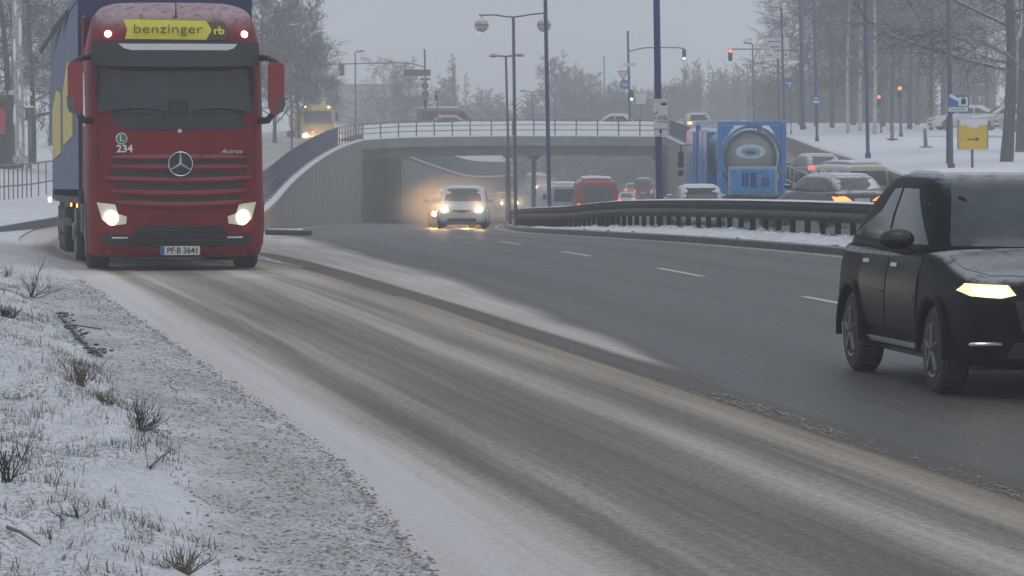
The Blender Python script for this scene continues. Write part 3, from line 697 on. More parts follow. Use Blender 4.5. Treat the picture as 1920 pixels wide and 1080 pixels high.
def van(name, label, cat, P, paint, loc, rz, head=None, tail=None, group=None, beam=0, beamcol=(1,.8,.5), rear_windows=True, snow=1, side_glass=True, glass=None):
    """one-box van or minibus"""
    t = thing(name, label, cat, loc, rz, group); L, W, H = P['L'], P['W'], P['H']; w = W/2; r = P['r']; gc = .25
    nose = P.get('nose', 1.0); hz = P.get('hz', 1.12); glass = glass or M['glass']
    rs = [ring(.0, w*.74, gc+.06, hz-.22, 0, boxy=True), ring(.06, w*.9, gc, hz-.10, 0, boxy=True), ring(.25, w*.97, gc, hz-.02, 0, boxy=True), ring(nose, w, gc, hz+.10, 0, boxy=True),
          ring(nose+.38, w, gc, lerp(hz, H, .55), .01, boxy=True), ring(nose+.80, w, gc, H-.10, .03, boxy=True), ring(nose+1.15, w, gc, H-.02, .04, boxy=True), ring(L*.6, w, gc, H, .04, boxy=True),
          ring(L-.25, w, gc, H, .03, boxy=True), ring(L-.06, w*.985, gc+.02, H-.05, .01, boxy=True), ring(L, w*.95, gc+.06, H-.14, 0, boxy=True)]
    cut = MB()
    for ya in (P['fa'], P['ra']):
        for s in (-1, 1): cut.cyl((s*(w-.1), ya, r + .01), (1,0,0), r*1.15, .5, 20)
    body = cage(MB().loft(rs), 2, cut); body.materials.clear(); body.materials.append(paint); body.name = 'body'; link('body', body, t); bv = bvh_of([body])
    conform('windscreen', bv, 'F', [(-.84*w, hz+.14), (.84*w, hz+.14), (.76*w, H-.22), (-.76*w, H-.22)], glass, t, .01)
    for x, s in ((-w+.12, -1), (w-.12, 1)): wheel(t, x, P['fa'], r, .23, s); wheel(t, x, P['ra'], r, .23, s)
    if rear_windows:
        conform('rear_window', bv, 'R', P.get('rw', [(-.72*w, H*.57), (.72*w, H*.57), (.66*w, H-.24), (-.66*w, H-.24)]), glass, t, .012)
    zs, ze = H*.58, H-.28
    wins = [(nose+.45, nose+1.15)] + ([(nose+1.3, L*.62), (L*.62+.12, L-.35)] if side_glass else [])
    for s in ('L', 'S'):
        for i, (a, b) in enumerate(wins):
            conform('side_window', bv, s, [(a, zs), (b, zs), (b, ze), (a + (.35 if i == 0 else 0), ze)], glass, t, .01)
    for s in (-1, 1):
        m = MB().box((s*(w+.13), nose+.35, hz+.28), (.2, .14, .3), None, .05); m.path([(s*(w-.05), nose+.38, hz+.2), (s*(w+.1), nose+.38, hz+.22)], .03, 5); m.build('mirror', M['black'], t)
    for s in (-1, 1):
        poly = [(s*.50*w, hz-.33), (s*.84*w, hz-.30), (s*.86*w, hz-.12), (s*.56*w, hz-.16)]
        o = conform('headlight', bv, 'F', poly if s > 0 else list(reversed(poly)), head or M['lens_clear'], t, .014, .08)
        if head: MB().sphere(hit(bv, 'F', s*.68*w, hz-.23)[0] - Vector((0,.02,0)), .09, 10, 6, (1.1,.6,1)).build('bulb', M['bulb'], o)
        if head and beam: spot(t, (s*.68*w, -.12, hz-.22), (-.01, -1, .16), beam, beamcol)
        tz = P.get('tz', .78)
        poly = [(s*.80*w, tz-.13), (s*.93*w, tz-.13), (s*.92*w, tz+.22), (s*.82*w, tz+.22)]
        conform('tail_light', bv, 'R', poly if s > 0 else list(reversed(poly)), tail or M['tail_off'], t, .014, .08)
    conform('grille', bv, 'F', rect(-.42*w, .42*w, hz-.34, hz-.2), M['black'], t, .012)
    conform('bumper', bv, 'F', rect(-.8*w, .8*w, gc+.06, gc+.26), M['black'], t, .014)
    conform('bumper', bv, 'R', rect(-.86*w, .86*w, gc+.08, gc+.26), M['black'], t, .03)
    h, d = hit(bv, 'R', 0, .72); MB().box((0, h.y+.014, .72), (.5, .012, .11)).build('number_plate', M['white_sign'], t)
    h, d = hit(bv, 'F', 0, gc+.32); MB().box((0, h.y-.014, gc+.32), (.5, .012, .11)).build('number_plate', M['white_sign'], t)
    if snow:
        plate(MB(), bv, 'T', [(-.66*w, nose+1.2), (.66*w, nose+1.2), (.7*w, L*.6), (.66*w, L-.18), (-.66*w, L-.18), (-.7*w, L*.6)], .05*snow, .3, .07).build('roof_snow', M['snow_cap'], t, angle=80)
    return t, bv
VAN = dict(L=5.0, W=1.92, H=1.98, r=.33, fa=.9, ra=3.95)

# ---------------------------------------------------------------- the red lorry
M['lorry_red'] = mk('lorry_red', (.20,.006,.009), .5, var=.14, scale=2, dirt=.25, dcol=(.09,.03,.035), coat=0, spec=.22, snow=.38)
M['lorry_red_bright'] = mk('lorry_mirror_red', (.26,.014,.013), .35, var=.06, coat=.4, snow=.4)
M['lorry_glass'] = mk('lorry_glass', (.022,.026,.030), .16, var=.15, scale=2, dirt=.35, dcol=(.07,.08,.085))
M['curtain'] = mk('curtain_blue', (.075,.11,.20), .6, var=.15, scale=1.5, dirt=.35, dcol=(.14,.15,.18))
M['curtain_yellow'] = mk('curtain_yellow', (.62,.50,.09), .6, var=.1, scale=2, dirt=.2, dcol=(.4,.38,.3))
M['navy'] = mk('navy_front_wall', (.02,.035,.13), .5, var=.12, dirt=.1)
M['board_yellow'] = mk('board_yellow', (.66,.60,.02), .5, var=.05, dirt=.08)
M['board_dark'] = mk('board_dark', (.05,.047,.02), .5)
M['strip_white'] = mk('visor_strip', (.60,.60,.62), .4, var=.05)
M['badge_dark'] = mk('badge_dark', (.012,.02,.024), .3)
M['green_badge'] = mk('green_badge', (.03,.22,.11), .5)

def lorry(loc, rz, tilt):
    t = thing('articulated_lorry', 'red articulated lorry with lit headlights and blue curtain sided trailer on the slip road', 'lorry', loc, rz)
    t.rotation_euler.x = tilt
    HW = [(.18,1.19),(.4,1.245),(1.0,1.25),(2.0,1.235),(2.9,1.235),(3.1,1.22),(3.4,1.16),(3.6,1.10),(3.72,1.0),(3.78,.80)]
    YF = [(.18,.10),(.30,.02),(.6,.0),(1.0,.0),(1.5,.02),(2.0,.06),(2.9,.22),(3.02,.25),(3.2,.27),(3.4,.34),(3.58,.48),(3.70,.72),(3.78,1.1)]
    def ringz(z):
        w = pw(HW, z); y0 = pw(YF, z); pts = []
        for k in range(-8, 9):
            a = k/8; x = w*math.copysign(abs(a)**.85, a); pts.append(Vector((x, y0 + .09*a*a + .24*abs(a)**7, z)))
        yb = 2.28
        for y in (.9, 1.6): pts.append(Vector((w*1.0, max(y, y0+.4), z)))
        pts.append(Vector((w, yb, z))); pts.append(Vector((0, yb, z))); pts.append(Vector((-w, yb, z)))
        for y in (1.6, .9): pts.append(Vector((-w*1.0, max(y, y0+.4), z)))
        return pts
    zs = [.18,.24,.34,.5,.7,.9,1.1,1.4,1.7,2.0,2.3,2.6,2.88,3.0,3.1,3.2,3.3,3.42,3.52,3.6,3.67,3.73,3.77,3.79]
    cut = MB()
    for s in (-1, 1): cut.cyl((s*1.15, 1.42, .52), (1,0,0), .62, .8, 26)
    cab_ = cage(MB().loft([ringz(z) for z in zs]), 1, cut); cab_.materials.clear(); cab_.materials.append(M['lorry_red']); cab_.name = 'cab'
    cabo = link('cab', cab_, t); bv = bvh_of([cab_])
    C = lambda name, side, poly, mat, par=t, off=.01, st=.15, thick=.03, **k: conform(name, bv, side, poly, mat, par, off, st, thick, **k)
    # dark band round the screen, screen, visor
    C('screen_surround', 'F', [(-1.10,2.00),(-.6,1.97),(0,1.955),(.6,1.97),(1.10,2.00),(1.215,2.2),(1.215,3.18),(1.0,3.205),(-1.0,3.205),(-1.215,3.18),(-1.215,2.2)], M['black'], off=.008, st=.12)
    C('windscreen', 'F', [(-1.07,2.22),(-.5,2.20),(0,2.19),(.5,2.20),(1.07,2.22),(1.10,2.5),(1.09,2.83),(.6,2.80),(0,2.79),(-.6,2.80),(-1.09,2.83),(-1.10,2.5)], M['lorry_glass'], off=.022, st=.1)
    sv = MB()   # sun visor: a bent plate standing proud of the screen top
    rr = []
    for k in range(-10, 11):
        x = k/10*1.17; y = pw(YF, 2.95) + .09*(x/1.235)**2 + .24*abs(x/1.235)**7
        rr.append([Vector((x, y-.20, 2.86 - .02*math.cos(x*1.3))), Vector((x, y-.10, 3.20)), Vector((x, y-.07, 3.20)), Vector((x, y-.15, 2.86 - .02*math.cos(x*1.3)))])
    sv.loft(rr); svo = sv.build('sun_visor', M['black'], t); svb = bvh_of([svo.data])
    conform('light_strip', svb, 'F', [(-.80,3.165),(.86,3.165),(.80,3.10),(.70,3.075),(-.62,3.075),(-.72,3.10)], M['strip_white'], t, .006, .1, .01)
    for x0, x1 in ((-.92,-.15),(.20,.95)):
        h0, _ = hit(bv, 'F', x0, 2.24)
        m = MB(); pts = []
        for i in range(7):
            x = lerp(x0, x1, i/6); z = 2.235 + .035*math.sin(math.pi*i/6); h, _ = hit(bv, 'F', x, z); pts.append(h - Vector((0, .045, 0)))
        m.path(pts, .016, 5); m.path([pts[-1], hit(bv, 'F', x1-.05, 2.08)[0] - Vector((0,.03,0))], .014, 5); m.build('wiper', M['black'], t)
    h, _ = hit(bv, 'F', .02, 2.29); MB().box(h - Vector((0,.03,0)), (.26,.03,.20), None, .02).build('dash_camera', M['black'], t)
    # name board on the roof
    C('name_board', 'F', [(-.715,3.515),(.44,3.495),(.515,3.365),(.43,3.225),(-.70,3.235),(-.665,3.37)], M['board_yellow'], off=.014, st=.1)
    C('emblem_board', 'F', [(.47,3.485),(.70,3.48),(.745,3.36),(.70,3.225),(.455,3.225),(.535,3.365)], M['board_dark'], off=.016, st=.06)
    def textat(name, s, size, x, z, mat, side_off=.03, sx=1, bold=0., parent=t, bvh=bv, shear=0.):
        h, _ = hit(bvh, 'F', x, z); h2, _ = hit(bvh, 'F', x, z + .08)
        lean = math.atan2(h2.y - h.y, .08)
        mt = Matrix.Translation((x, h.y - side_off, z)) @ Matrix.Rotation(-lean, 4, 'X') @ FRONT
        return text(name, s, size, mat, parent, mt, .004, bold, sx, shear=shear)
    textat('lettering', 'benzinger', .215, -.10, 3.375, M['dark_print'], .032, 1.16, -.0035)
    textat('lettering', 'rb', .165, .61, 3.35, M['board_yellow'], .034, 1.05, .006)
    for x in (-.93, .975):
        h, _ = hit(bv, 'F', x, 3.31); MB().lathe(h - Vector((0,.02,0)), (0,1,0), [(-.025,.02),(-.02,.045),(.03,.05)], 14).build('marker_light', M['marker'], t)
    h, _ = hit(bv, 'F', .02, 3.56); MB().path([h + Vector((0,.02,-.03)), h + Vector((0,-.03,.0)), h + Vector((0,-.02,.24))], [.035,.012,.006], 6).build('antenna', M['black'], t)
    # badge, number, small lamp
    h, _ = hit(bv, 'F', .045, 1.49); bc = h - Vector((0, .05, 0))
    bd = MB().lathe(bc, (0,-1,0), [(-.06,.17),(.0,.168),(.012,.155),(.012,.01)], 28).build('badge', M['badge_dark'], t)
    ms = MB()
    tor = [bc + Vector((math.cos(a)*.166, -.012, math.sin(a)*.166)) for a in [2*math.pi*i/32 for i in range(33)]]
    ms.path(tor, .008, 6, False)
    for a in (90, 210, 330): ms.path([bc + Vector((0,-.02,0)), bc + Vector((math.cos(R(a))*.16, -.018, math.sin(R(a))*.16))], [.019,.006], 4)
    ms.build('badge_star', M['chrome'], bd)
    gb = MB(); h, _ = hit(bv, 'F', -.765, 1.845); gb.lathe(h - Vector((0,.012,0)), (0,-1,0), [(-.02,.082),(0,.08),(0,.01)], 20); g1 = gb.build('badge', M['white_print'], t)
    MB().lathe(h - Vector((0,.014,0)), (0,-1,0), [(-.01,.066),(.004,.066),(.004,.01)], 20).build('badge_face', M['green_badge'], g1)
    textat('lettering', 'L', .115, -.765, 1.845, M['white_print'], .024, 1, .002)
    textat('lettering', '234', .145, -.725, 1.70, M['white_print'], .016, 1.05, .004)
    textat('lettering', 'Actros', .085, .76, 1.665, M['white_print'], .016, 1.25, .0, shear=.35)
    h, _ = hit(bv, 'F', .04, 1.945); MB().sphere(h, .032, 10, 6).build('washer_cap', M['white_print'], t)
    # grille: dark recess behind red louvres
    C('grille', 'F', [(-.90,1.63),(0,1.60),(.97,1.63),(1.0,1.45),(.86,.98),(.5,.90),(0,.87),(-.5,.90),(-.80,.98),(-.93,1.45)], M['black'], off=.006, st=.12)
    for zc, hh, xa, xb, sag in ((1.575,.095,-.90,.97,.0),(1.445,.105,-.93,1.0,.015),(1.285,.10,-1.0,1.06,.03),(1.115,.105,-.92,.98,.045),(.965,.10,-.84,.90,.05)):
        rr = []
        for i in range(19):
            x = lerp(xa, xb, i/18); z = zc - sag*(1 - ((x - .03)/1.0)**2) ; h, _ = hit(bv, 'F', x, z); y = h.y
            e = 1 - .35*abs(2*i/18 - 1)**6
            rr.append([Vector((x, y+.02, z-hh/2*e)), Vector((x, y-.035*e, z-hh/2*e+.012)), Vector((x, y-.045*e, z)), Vector((x, y-.02*e, z+hh/2*e)), Vector((x, y+.02, z+hh/2*e))])
        MB().loft(rr).build('grille_louvre', M['lorry_red'], t)
    # side seams of the front flap
    for s in (-1, 1):
        m = MB(); pts = []
        for z in (1.28,1.5,1.7,1.95): h, _ = hit(bv, 'F', s*1.09, z); pts.append(h - Vector((0,.002,0)))
        m.path(pts, .009, 4); m.build('flap_seam', M['black'], t)
        m = MB(); pts = []
        for x in (.80,.95,1.08,1.19): h, _ = hit(bv, 'F', s*x, 1.24 + .03*(x-.8)); pts.append(h - Vector((0,.002,0)))
        m.path(pts, .010, 4); m.build('flap_seam', M['black'], t)
    # lower front
    C('bumper_trim', 'F', [(-1.16,.20),(1.16,.20),(1.18,.30),(.8,.30),(.7,.34),(-.7,.34),(-.8,.30),(-1.18,.30)], M['lorry_red'], off=.03)
    C('air_intake', 'F', [(-.66,.34),(.72,.34),(.76,.44),(.62,.62),(.45,.635),(-.40,.635),(-.55,.62),(-.68,.44)], M['black_gloss'], off=.012)
    for z in (.42,.49,.56):
        m = MB(); m.path([hit(bv, 'F', x/10, z)[0] - Vector((0,.02,0)) for x in range(-6, 8)], .010, 4); m.build('intake_bar', M['black'], t)
    C('plate_mount', 'F', rect(-.42,.50,.17,.37), M['black'], off=.034)
    h, _ = hit(bv, 'F', .04, .285); npl = MB().box((.04, h.y-.05, .285), (.54,.014,.125), None, .004).build('number_plate', M['white_sign'], t)
    MB().box((-.215, h.y-.058, .285), (.06,.006,.12)).build('plate_band', M['blue_sign'], npl)
    text('lettering', 'PF·B 3641', .118, M['dark_print'], npl, Matrix.Translation((.07, h.y-.059, .285)) @ FRONT, .002, .002, .92)
    for s in (-1, 1):
        P = lambda pts: [(s*a, b) for a, b in pts] if s > 0 else [(s*a, b) for a, b in reversed(pts)]
        C('headlight', 'F', P([(.71,.66),(.92,.63),(1.04,.72),(1.11,.96),(.86,.93),(.82,.80),(.70,.76)]), M['lens_lit'], off=.016, st=.06)
        h, _ = hit(bv, 'F', s*.90, .745)
        MB().lathe(h - Vector((0,.03,0)), (0,-1,0), [(-.06,.10),(-.01,.10),(.012,.07),(.016,.01)], 18).build('headlamp_bulb', M['head_white'], t)
        spot(t, h - Vector((0,.14,0)), (0,-1,-.10), 60, (1,.88,.62), 70, .08)
        C('fog_light_recess', 'F', P([(.66,.50),(1.02,.52),(1.03,.40),(.98,.33),(.70,.36)]), M['black'], off=.012, st=.08)
        h, _ = hit(bv, 'F', s*.80, .465); MB().box(h - Vector((0,.03,0)), (.22,.02,.022), None, .006).build('fog_light', M['strip_white'], t)
        # mirrors
        m = MB(); X = s*1.40
        m.prism([(-.105,2.30),(-.06,2.16),(.085,2.24),(.105,2.40),(.105,2.86),(.06,2.90),(-.07,2.92),(-.105,2.86)], lambda a, b, tt: Vector((X + s*a, tt, b)), .08, .30)
        mo = m.build('mirror', M['lorry_red_bright'], t)
        MB().prism([(.0,2.17),(.08,2.22),(.115,2.30),(.115,2.44),(.03,2.42)], lambda a, b, tt: Vector((X + s*a, tt, b)), .07, .31).build('mirror_cap', M['glass_frost'], mo)
        a = MB(); a.path([(s*1.20,.42,2.98),(s*1.30,.26,2.97),(s*1.42,.20,2.90)], [.05,.04,.035], 6); a.build('mirror_arm', M['black'], mo); a = MB(); a.path([(s*1.20,.36,2.10),(s*1.28,.24,2.10),(s*1.36,.20,2.20)], [.06,.05,.04], 6)
        a.build('mirror_arm', M['black'], mo)
        # steps, door glass, deflector
        C('side_window', 'L' if s < 0 else 'S', [(.62,2.05),(1.75,2.02),(1.75,2.75),(.95,2.80)], M['glass'], off=.01)
        C('door_step', 'L' if s < 0 else 'S', rect(.55,1.0,.35,.95), M['black'], off=.012)
        MB().box((s*1.19, 2.62, 2.4), (.05,.66,2.5), None, .02).build('wind_deflector', M['lorry_red'], t)
        wheel(t, s*1.05, 1.42, .52, .33, s, truck=True)
        for k, y in enumerate((5.15,)):
            wheel(t, s*.98, y, .51, .52, s, truck=True)
        for y in (10.9, 12.2, 13.5): wheel(t, s*1.02, y, .50, .42, s, truck=True)
        m = MB()
        m.box((s*1.13, 3.35, .72), (.16,1.5,.55), None, .06); m.build('fuel_tank', M['chassis'], t)
        sg = MB()
        for z in (.62,.92): sg.box((s*1.24, 8.3, z), (.03,3.6,.12))
        for y in (6.8,8.3,9.8): sg.box((s*1.20, y, .85), (.05,.06,.6))
        sg.build('side_guard', M['chassis'], t)
        if s < 0:
            for y in (3.6, 6.2):
                MB().box((s*1.265, y, .90), (.02,.12,.06), None, .01).build('marker_light', M['amber'], t)
            for y, z in ((4.3,.30),(4.3,.72),(5.6,.5)): MB().box((-1.255, y, z), (.02,.35,.26)).build('reflector_patch', M['rim'], t)
    MB().box((-1.33, 16.0, .95), (.06,.05,.09), None, .015).build('marker_light', M['marker'], t)
    # trailer
    fr = MB().box((0, 2.72+.06, 2.47), (2.54,.10,3.02)); fr.build('trailer_front_wall', M['navy'], t)
    c = MB()
    ys = [2.84 + i*.36 for i in range(38)]
    for s in (-1, 1):
        rr = []
        for i, y in enumerate(ys):
            b = .008*math.sin(i*2.1)
            rr.append([Vector((s*(1.262 + b), y, 1.14)), Vector((s*(1.272 + b), y, 2.4)), Vector((s*(1.262 + b), y, 3.88)), Vector((s*1.22, y, 3.88)), Vector((s*1.22, y, 1.14))])
        c.loft(rr)
    c.build('trailer_curtain', M['curtain'], t)
    top = MB().box((0, 2.78+6.75, 3.94), (2.55,13.5,.12), None, .03); to = top.build('trailer_roof', M['navy'], t)
    rs = MB()
    rs.loft([[Vector((-1.22,y,4.0)), Vector((-1.18,y,4.04+.02*vn(y*2,1))), Vector((0,y,4.06)), Vector((1.18,y,4.04)), Vector((1.22,y,4.0))] for y in frange(2.9,16.2,.4)]); rs.build('roof_snow', M['snow_cap'], to, angle=80)
    # torn strips hanging out from the roof edge at the rear
    rg = MB()
    for y0, y1, z1, out in ((7.0,10.2,-.18,.16),(10.4,15.8,-.30,.22)):
        rr = []
        for i in range(7):
            f_ = i/6; y = lerp(y0, y1, f_); o_ = out*f_
            rr.append([Vector((-1.275-o_, y, 3.98 + z1*f_)), Vector((-1.30-o_, y, 3.94 + z1*f_)), Vector((-1.275-o_*.9, y, 3.86+z1*f_))])
        rg.loft(rr)
    rg.build('loose_roof_strip', M['chassis'], t)
    for k, (y0, y1, za, zb, zc_, zd) in enumerate(((4.8,9.4,1.85,2.75,3.15,2.95),(10.8,15.6,1.65,2.55,2.85,2.75))):
        MB().prism([(y0,za+.1),(y1,za),(y1,zb),((y0+y1)/2,zc_),(y0,zd)], lambda a, b, tt: Vector((-1.281-tt, a, b)), -.01, .006).build('curtain_lettering', M['curtain_yellow'], t)
    MB().box((0, 16.3, 2.47), (2.54,.10,3.02)).build('trailer_rear_doors', M['navy'], t)
    fm = MB().box((0, 9.4, .98), (2.5,13.6,.10)); fm.box((.42, 8.5, .75), (.12,15,.35)); fm.box((-.42, 8.5, .75), (.12,15,.35)); fm.box((0,1.4,.5),(1.9,.3,.25)); fm.box((0,2.5,.75),(.9,4.2,.35))
    for y in (10.9,12.2,13.5,5.15,1.42): fm.cyl((0,y,.5),(1,0,0),.09,2.0,10)
    fm.build('chassis', M['chassis'], t)
    for s in (-1, 1): MB().box((s*.98, 14.3, .55), (.5,.02,.6)).build('mud_flap', M['rubber'], t)
    return t
lorry((-4.65, 51.9, ZP(52)), R(8.6), R(-1.05))
# ---------------------------------------------------------------- bridge and walls
def offset_wall(name, label, line, zline, d0, d1, thick, zbot, mat, cope=True, step=3.0, side=-1):
    t = thing(name, label, 'retaining wall', (line(d0), d0, 0)); o = Vector((line(d0), d0, 0))
    ds = frange(d0, d1, step); rr = []
    for d in ds:
        x = line(d); zt = zline(d) - (.16 if cope else 0); zb = zbot(d)
        rr.append([Vector((x, d, zb)) - o, Vector((x, d, zt)) - o, Vector((x + side*thick, d, zt)) - o, Vector((x + side*thick, d, zb)) - o])
    MB().loft(rr).build('wall_face', mat, t)
    if cope:
        rr = []
        for d in ds:
            x = line(d); z = zline(d)
            rr.append([Vector((x - side*.08, d, z - .16)) - o, Vector((x - side*.08, d, z)) - o, Vector((x + side*(thick+.05), d, z)) - o, Vector((x + side*(thick+.05), d, z - .16)) - o])
        MB().loft(rr).build('coping', M['concrete'], t)
        rr = []
        for d in ds:
            x = line(d); z = zline(d) + .003
            rr.append([Vector((x - side*.06, d, z)) - o, Vector((x - side*.02, d, z + .07)) - o, Vector((x + side*thick*.6, d, z + .09)) - o, Vector((x + side*(thick+.03), d, z)) - o])
        MB().loft(rr).build('coping_snow', M['snow_cap'], t, angle=80)
    return t
offset_wall('retaining_wall', 'long grey concrete wall rising beneath the blue railing left of the underpass', WALL, WALLZ, 84, 249.7, .35, lambda d: ZR(d) - .4, M['concrete'])
offset_wall('retaining_wall', 'grey concrete underpass wall behind the blue tank lorry, right of the bridge opening', W1, W1Z, 136, 249.7, .35, lambda d: ZR(d) - .4, M['concrete'], side=1)
offset_wall('retaining_wall', 'low grey wall holding back the snow field right of the tank container', W2, lambda d: W2Z(d) + .08, 118, 250, .3, lambda d: ZR(136) - .6, M['concrete'], side=1)
FW = Curve([(283,-8.4),(300,-7.7),(330,-6.3),(370,-4.3),(420,-1.2),(460,1.2)]); FWZ = Curve([(283,-.55),(300,-1.2),(330,-2.3),(370,-3.6),(420,-4.4),(460,-4.7)])
offset_wall('retaining_wall', 'far concrete wall beyond the bridge sloping down under a thin fence', FW, FWZ, 283, 460, .4, lambda d: ZR(d) - .4, M['concrete'], step=6)

M['blue_rail'] = mk('blue_rail_paint', (.036,.048,.125), .5, var=.15, scale=3, dirt=.28, dcol=(.36,.38,.45))
def bars_fence(name, label, line, zbase, d0, d1, sp, h, mat, rails=(.08, 1.0), bar_r=.014, post_sp=2.2, limit=300, group=None, rail_r=.03):
    """railing along a plan curve: rails, posts, and each upright bar a part of its own (nearest ones), the rest joined"""
    o = Vector((line(d0), d0, zbase(d0))); t = thing(name, label, 'railing', o, group=group)
    L = lambda d, z: Vector((line(d), d, zbase(d) + z)) - o
    ds = frange(d0, d1, 2.0)
    for r in rails: MB().path([L(d, r*h) for d in ds], rail_r, 6).build('rail', mat, t)
    d = d0
    while d <= d1:
        MB().box(L(d, h/2), (.06, .06, h)).build('post', mat, t); d += post_sp
    if sp:
        cnt = 0; d = d0 + sp; rest = MB(); bme = MB().box((0,0,0), (bar_r*2, bar_r*2, h*(rails[-1]-rails[0]))).mesh('bar', smooth=False); bme.materials.append(mat)
        while d < d1:
            p = L(d, h*(rails[0]+rails[-1])/2)
            if cnt < limit:
                b = link('bar', bme, t); b.location = p
            else: rest.box(p, (bar_r*2, bar_r*2, h*(rails[-1]-rails[0])))
            cnt += 1; d += sp
        if rest.v: tag(rest.build('bars', mat, t, smooth=False), kind='stuff')
    return t
bars_fence('bridge_railing', 'blue steel railing with close upright bars climbing the left wall to the bridge', lambda d: WALL(d) - .12, lambda d: WALLZ(d) + .05, 84, 214, .42, 1.12, M['blue_rail'], rails=(.10,.55,1.0), post_sp=2.9, bar_r=.011, rail_r=.024)
bars_fence('bridge_railing', 'blue railing stepping down from the bridge behind the blue tank lorry', lambda d: W1(d) + .12, lambda d: W1Z(d) + .05, 176, 249, .36, 1.12, M['blue_steel'], rails=(.10,1.0), post_sp=2.6, bar_r=.018)
bars_fence('ramp_railing', 'dark two rail barrier with snow behind, right of the tank lorry', lambda d: W1(d) + .12, lambda d: W1Z(d) + .05, 137, 175.8, 0, 1.1, M['black_gloss'], rails=(.45,1.0), post_sp=1.9, rail_r=.05)
bars_fence('wall_fence', 'pale thin barred fence on the far wall seen beneath the bridge', lambda d: FW(d) - .15, lambda d: FWZ(d), 284, 440, .75, 1.6, M['pole_grey'], rails=(.08,1.0), post_sp=4.5, bar_r=.03, rail_r=.04)

def bridge():
    t = thing('road_bridge', 'grey concrete road bridge with snowy edges spanning the underpass', 'bridge', (0, 250, 0))
    zt = Curve([(-10.2,.62),(-7.5,.78),(-4,.86),(0,.90),(5,.90),(10.6,.86)])
    xs = frange(-10.2, 10.6, .8)
    MB().loft([[Vector((x, 0, zt(x) - .62)), Vector((x, 0, zt(x))), Vector((x, .45, zt(x))), Vector((x, .45, zt(x) - .62))] for x in xs]).build('edge_beam', M['concrete'], t)
    MB().loft([[Vector((x, .0, zt(x) + .003)), Vector((x, .06, zt(x) + .08)), Vector((x, .40, zt(x) + .09)), Vector((x, .46, zt(x) + .003))] for x in xs]).build('edge_snow', M['snow_cap'], t, angle=80)
    for y0, y1 in ((.46, 33),):
        MB().loft([[Vector((x, y0, zt(x) - .30)), Vector((x, y0, zt(x) - .03)), Vector((x, y1, zt(x) - .03)), Vector((x, y1, zt(x) - .30))] for x in xs]).build('deck', M['snow'], t)
    MB().loft([[Vector((x, 3.5, zt(x) - .02)), Vector((x, 6.5, zt(x) + .92 + .05*vn(x*.7,2))), Vector((x, 9.0, zt(x) + 1.0 + .06*vn(x*.5,5))), Vector((x, 11.5, zt(x) - .02))] for x in frange(-10.2,10.6,.6)]).build('snow_bank', M['snow_cap'], t, angle=80)
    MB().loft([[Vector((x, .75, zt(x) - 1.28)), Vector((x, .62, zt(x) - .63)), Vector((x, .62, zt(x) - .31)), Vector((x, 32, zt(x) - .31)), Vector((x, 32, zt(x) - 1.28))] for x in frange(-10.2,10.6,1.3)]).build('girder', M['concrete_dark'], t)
    for X, Y in ((1.5, 8), (-.3, 20), (10.0, 5)):
        z0 = ZR(250 + Y) - .3; zz = zt(X) - 1.28
        if X < 9:
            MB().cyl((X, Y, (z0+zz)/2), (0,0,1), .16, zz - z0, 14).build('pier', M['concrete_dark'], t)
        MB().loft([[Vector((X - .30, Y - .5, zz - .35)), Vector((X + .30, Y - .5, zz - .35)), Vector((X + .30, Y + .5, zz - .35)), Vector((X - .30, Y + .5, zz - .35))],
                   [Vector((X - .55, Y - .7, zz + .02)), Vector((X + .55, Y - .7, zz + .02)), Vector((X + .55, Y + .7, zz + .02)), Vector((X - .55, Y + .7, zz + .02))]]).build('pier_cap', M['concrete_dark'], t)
    for xa, xb, s in ((-10.05, -8.45, -1), (10.4, 11.2, 1)):
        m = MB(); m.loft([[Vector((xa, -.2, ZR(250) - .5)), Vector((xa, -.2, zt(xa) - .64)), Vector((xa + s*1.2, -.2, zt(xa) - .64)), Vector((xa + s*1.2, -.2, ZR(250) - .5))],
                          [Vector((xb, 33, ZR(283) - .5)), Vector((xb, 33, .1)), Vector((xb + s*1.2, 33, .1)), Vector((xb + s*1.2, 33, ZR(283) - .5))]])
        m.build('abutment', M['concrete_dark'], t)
    # parapet railing
    r = thing('parapet_railing', 'grey open railing of posts and three rails along the bridge edge', 'railing', (0, 250.2, 0))
    for h in (.38, .72, 1.06): MB().path([(x, 0, zt(x) + h + .05) for x in xs], .035, 6).build('rail', M['rail_steel'], r)
    x = -10.0
    while x < 10.6:
        MB().box((x, 0, zt(x) + .56), (.09, .07, 1.08)).build('post', M['rail_steel'], r); x += 1.42 if x > -4 else 1.2
    return t
bridge()
# railing on the wall between barred section and parapet
bars_fence('parapet_railing', 'grey open railing on the curve between blue railing and bridge', lambda d: WALL(d) - .12, lambda d: WALLZ(d) + .05, 216, 249, 0, 1.1, M['rail_steel'], rails=(.36,.68,1.0), post_sp=4.6)

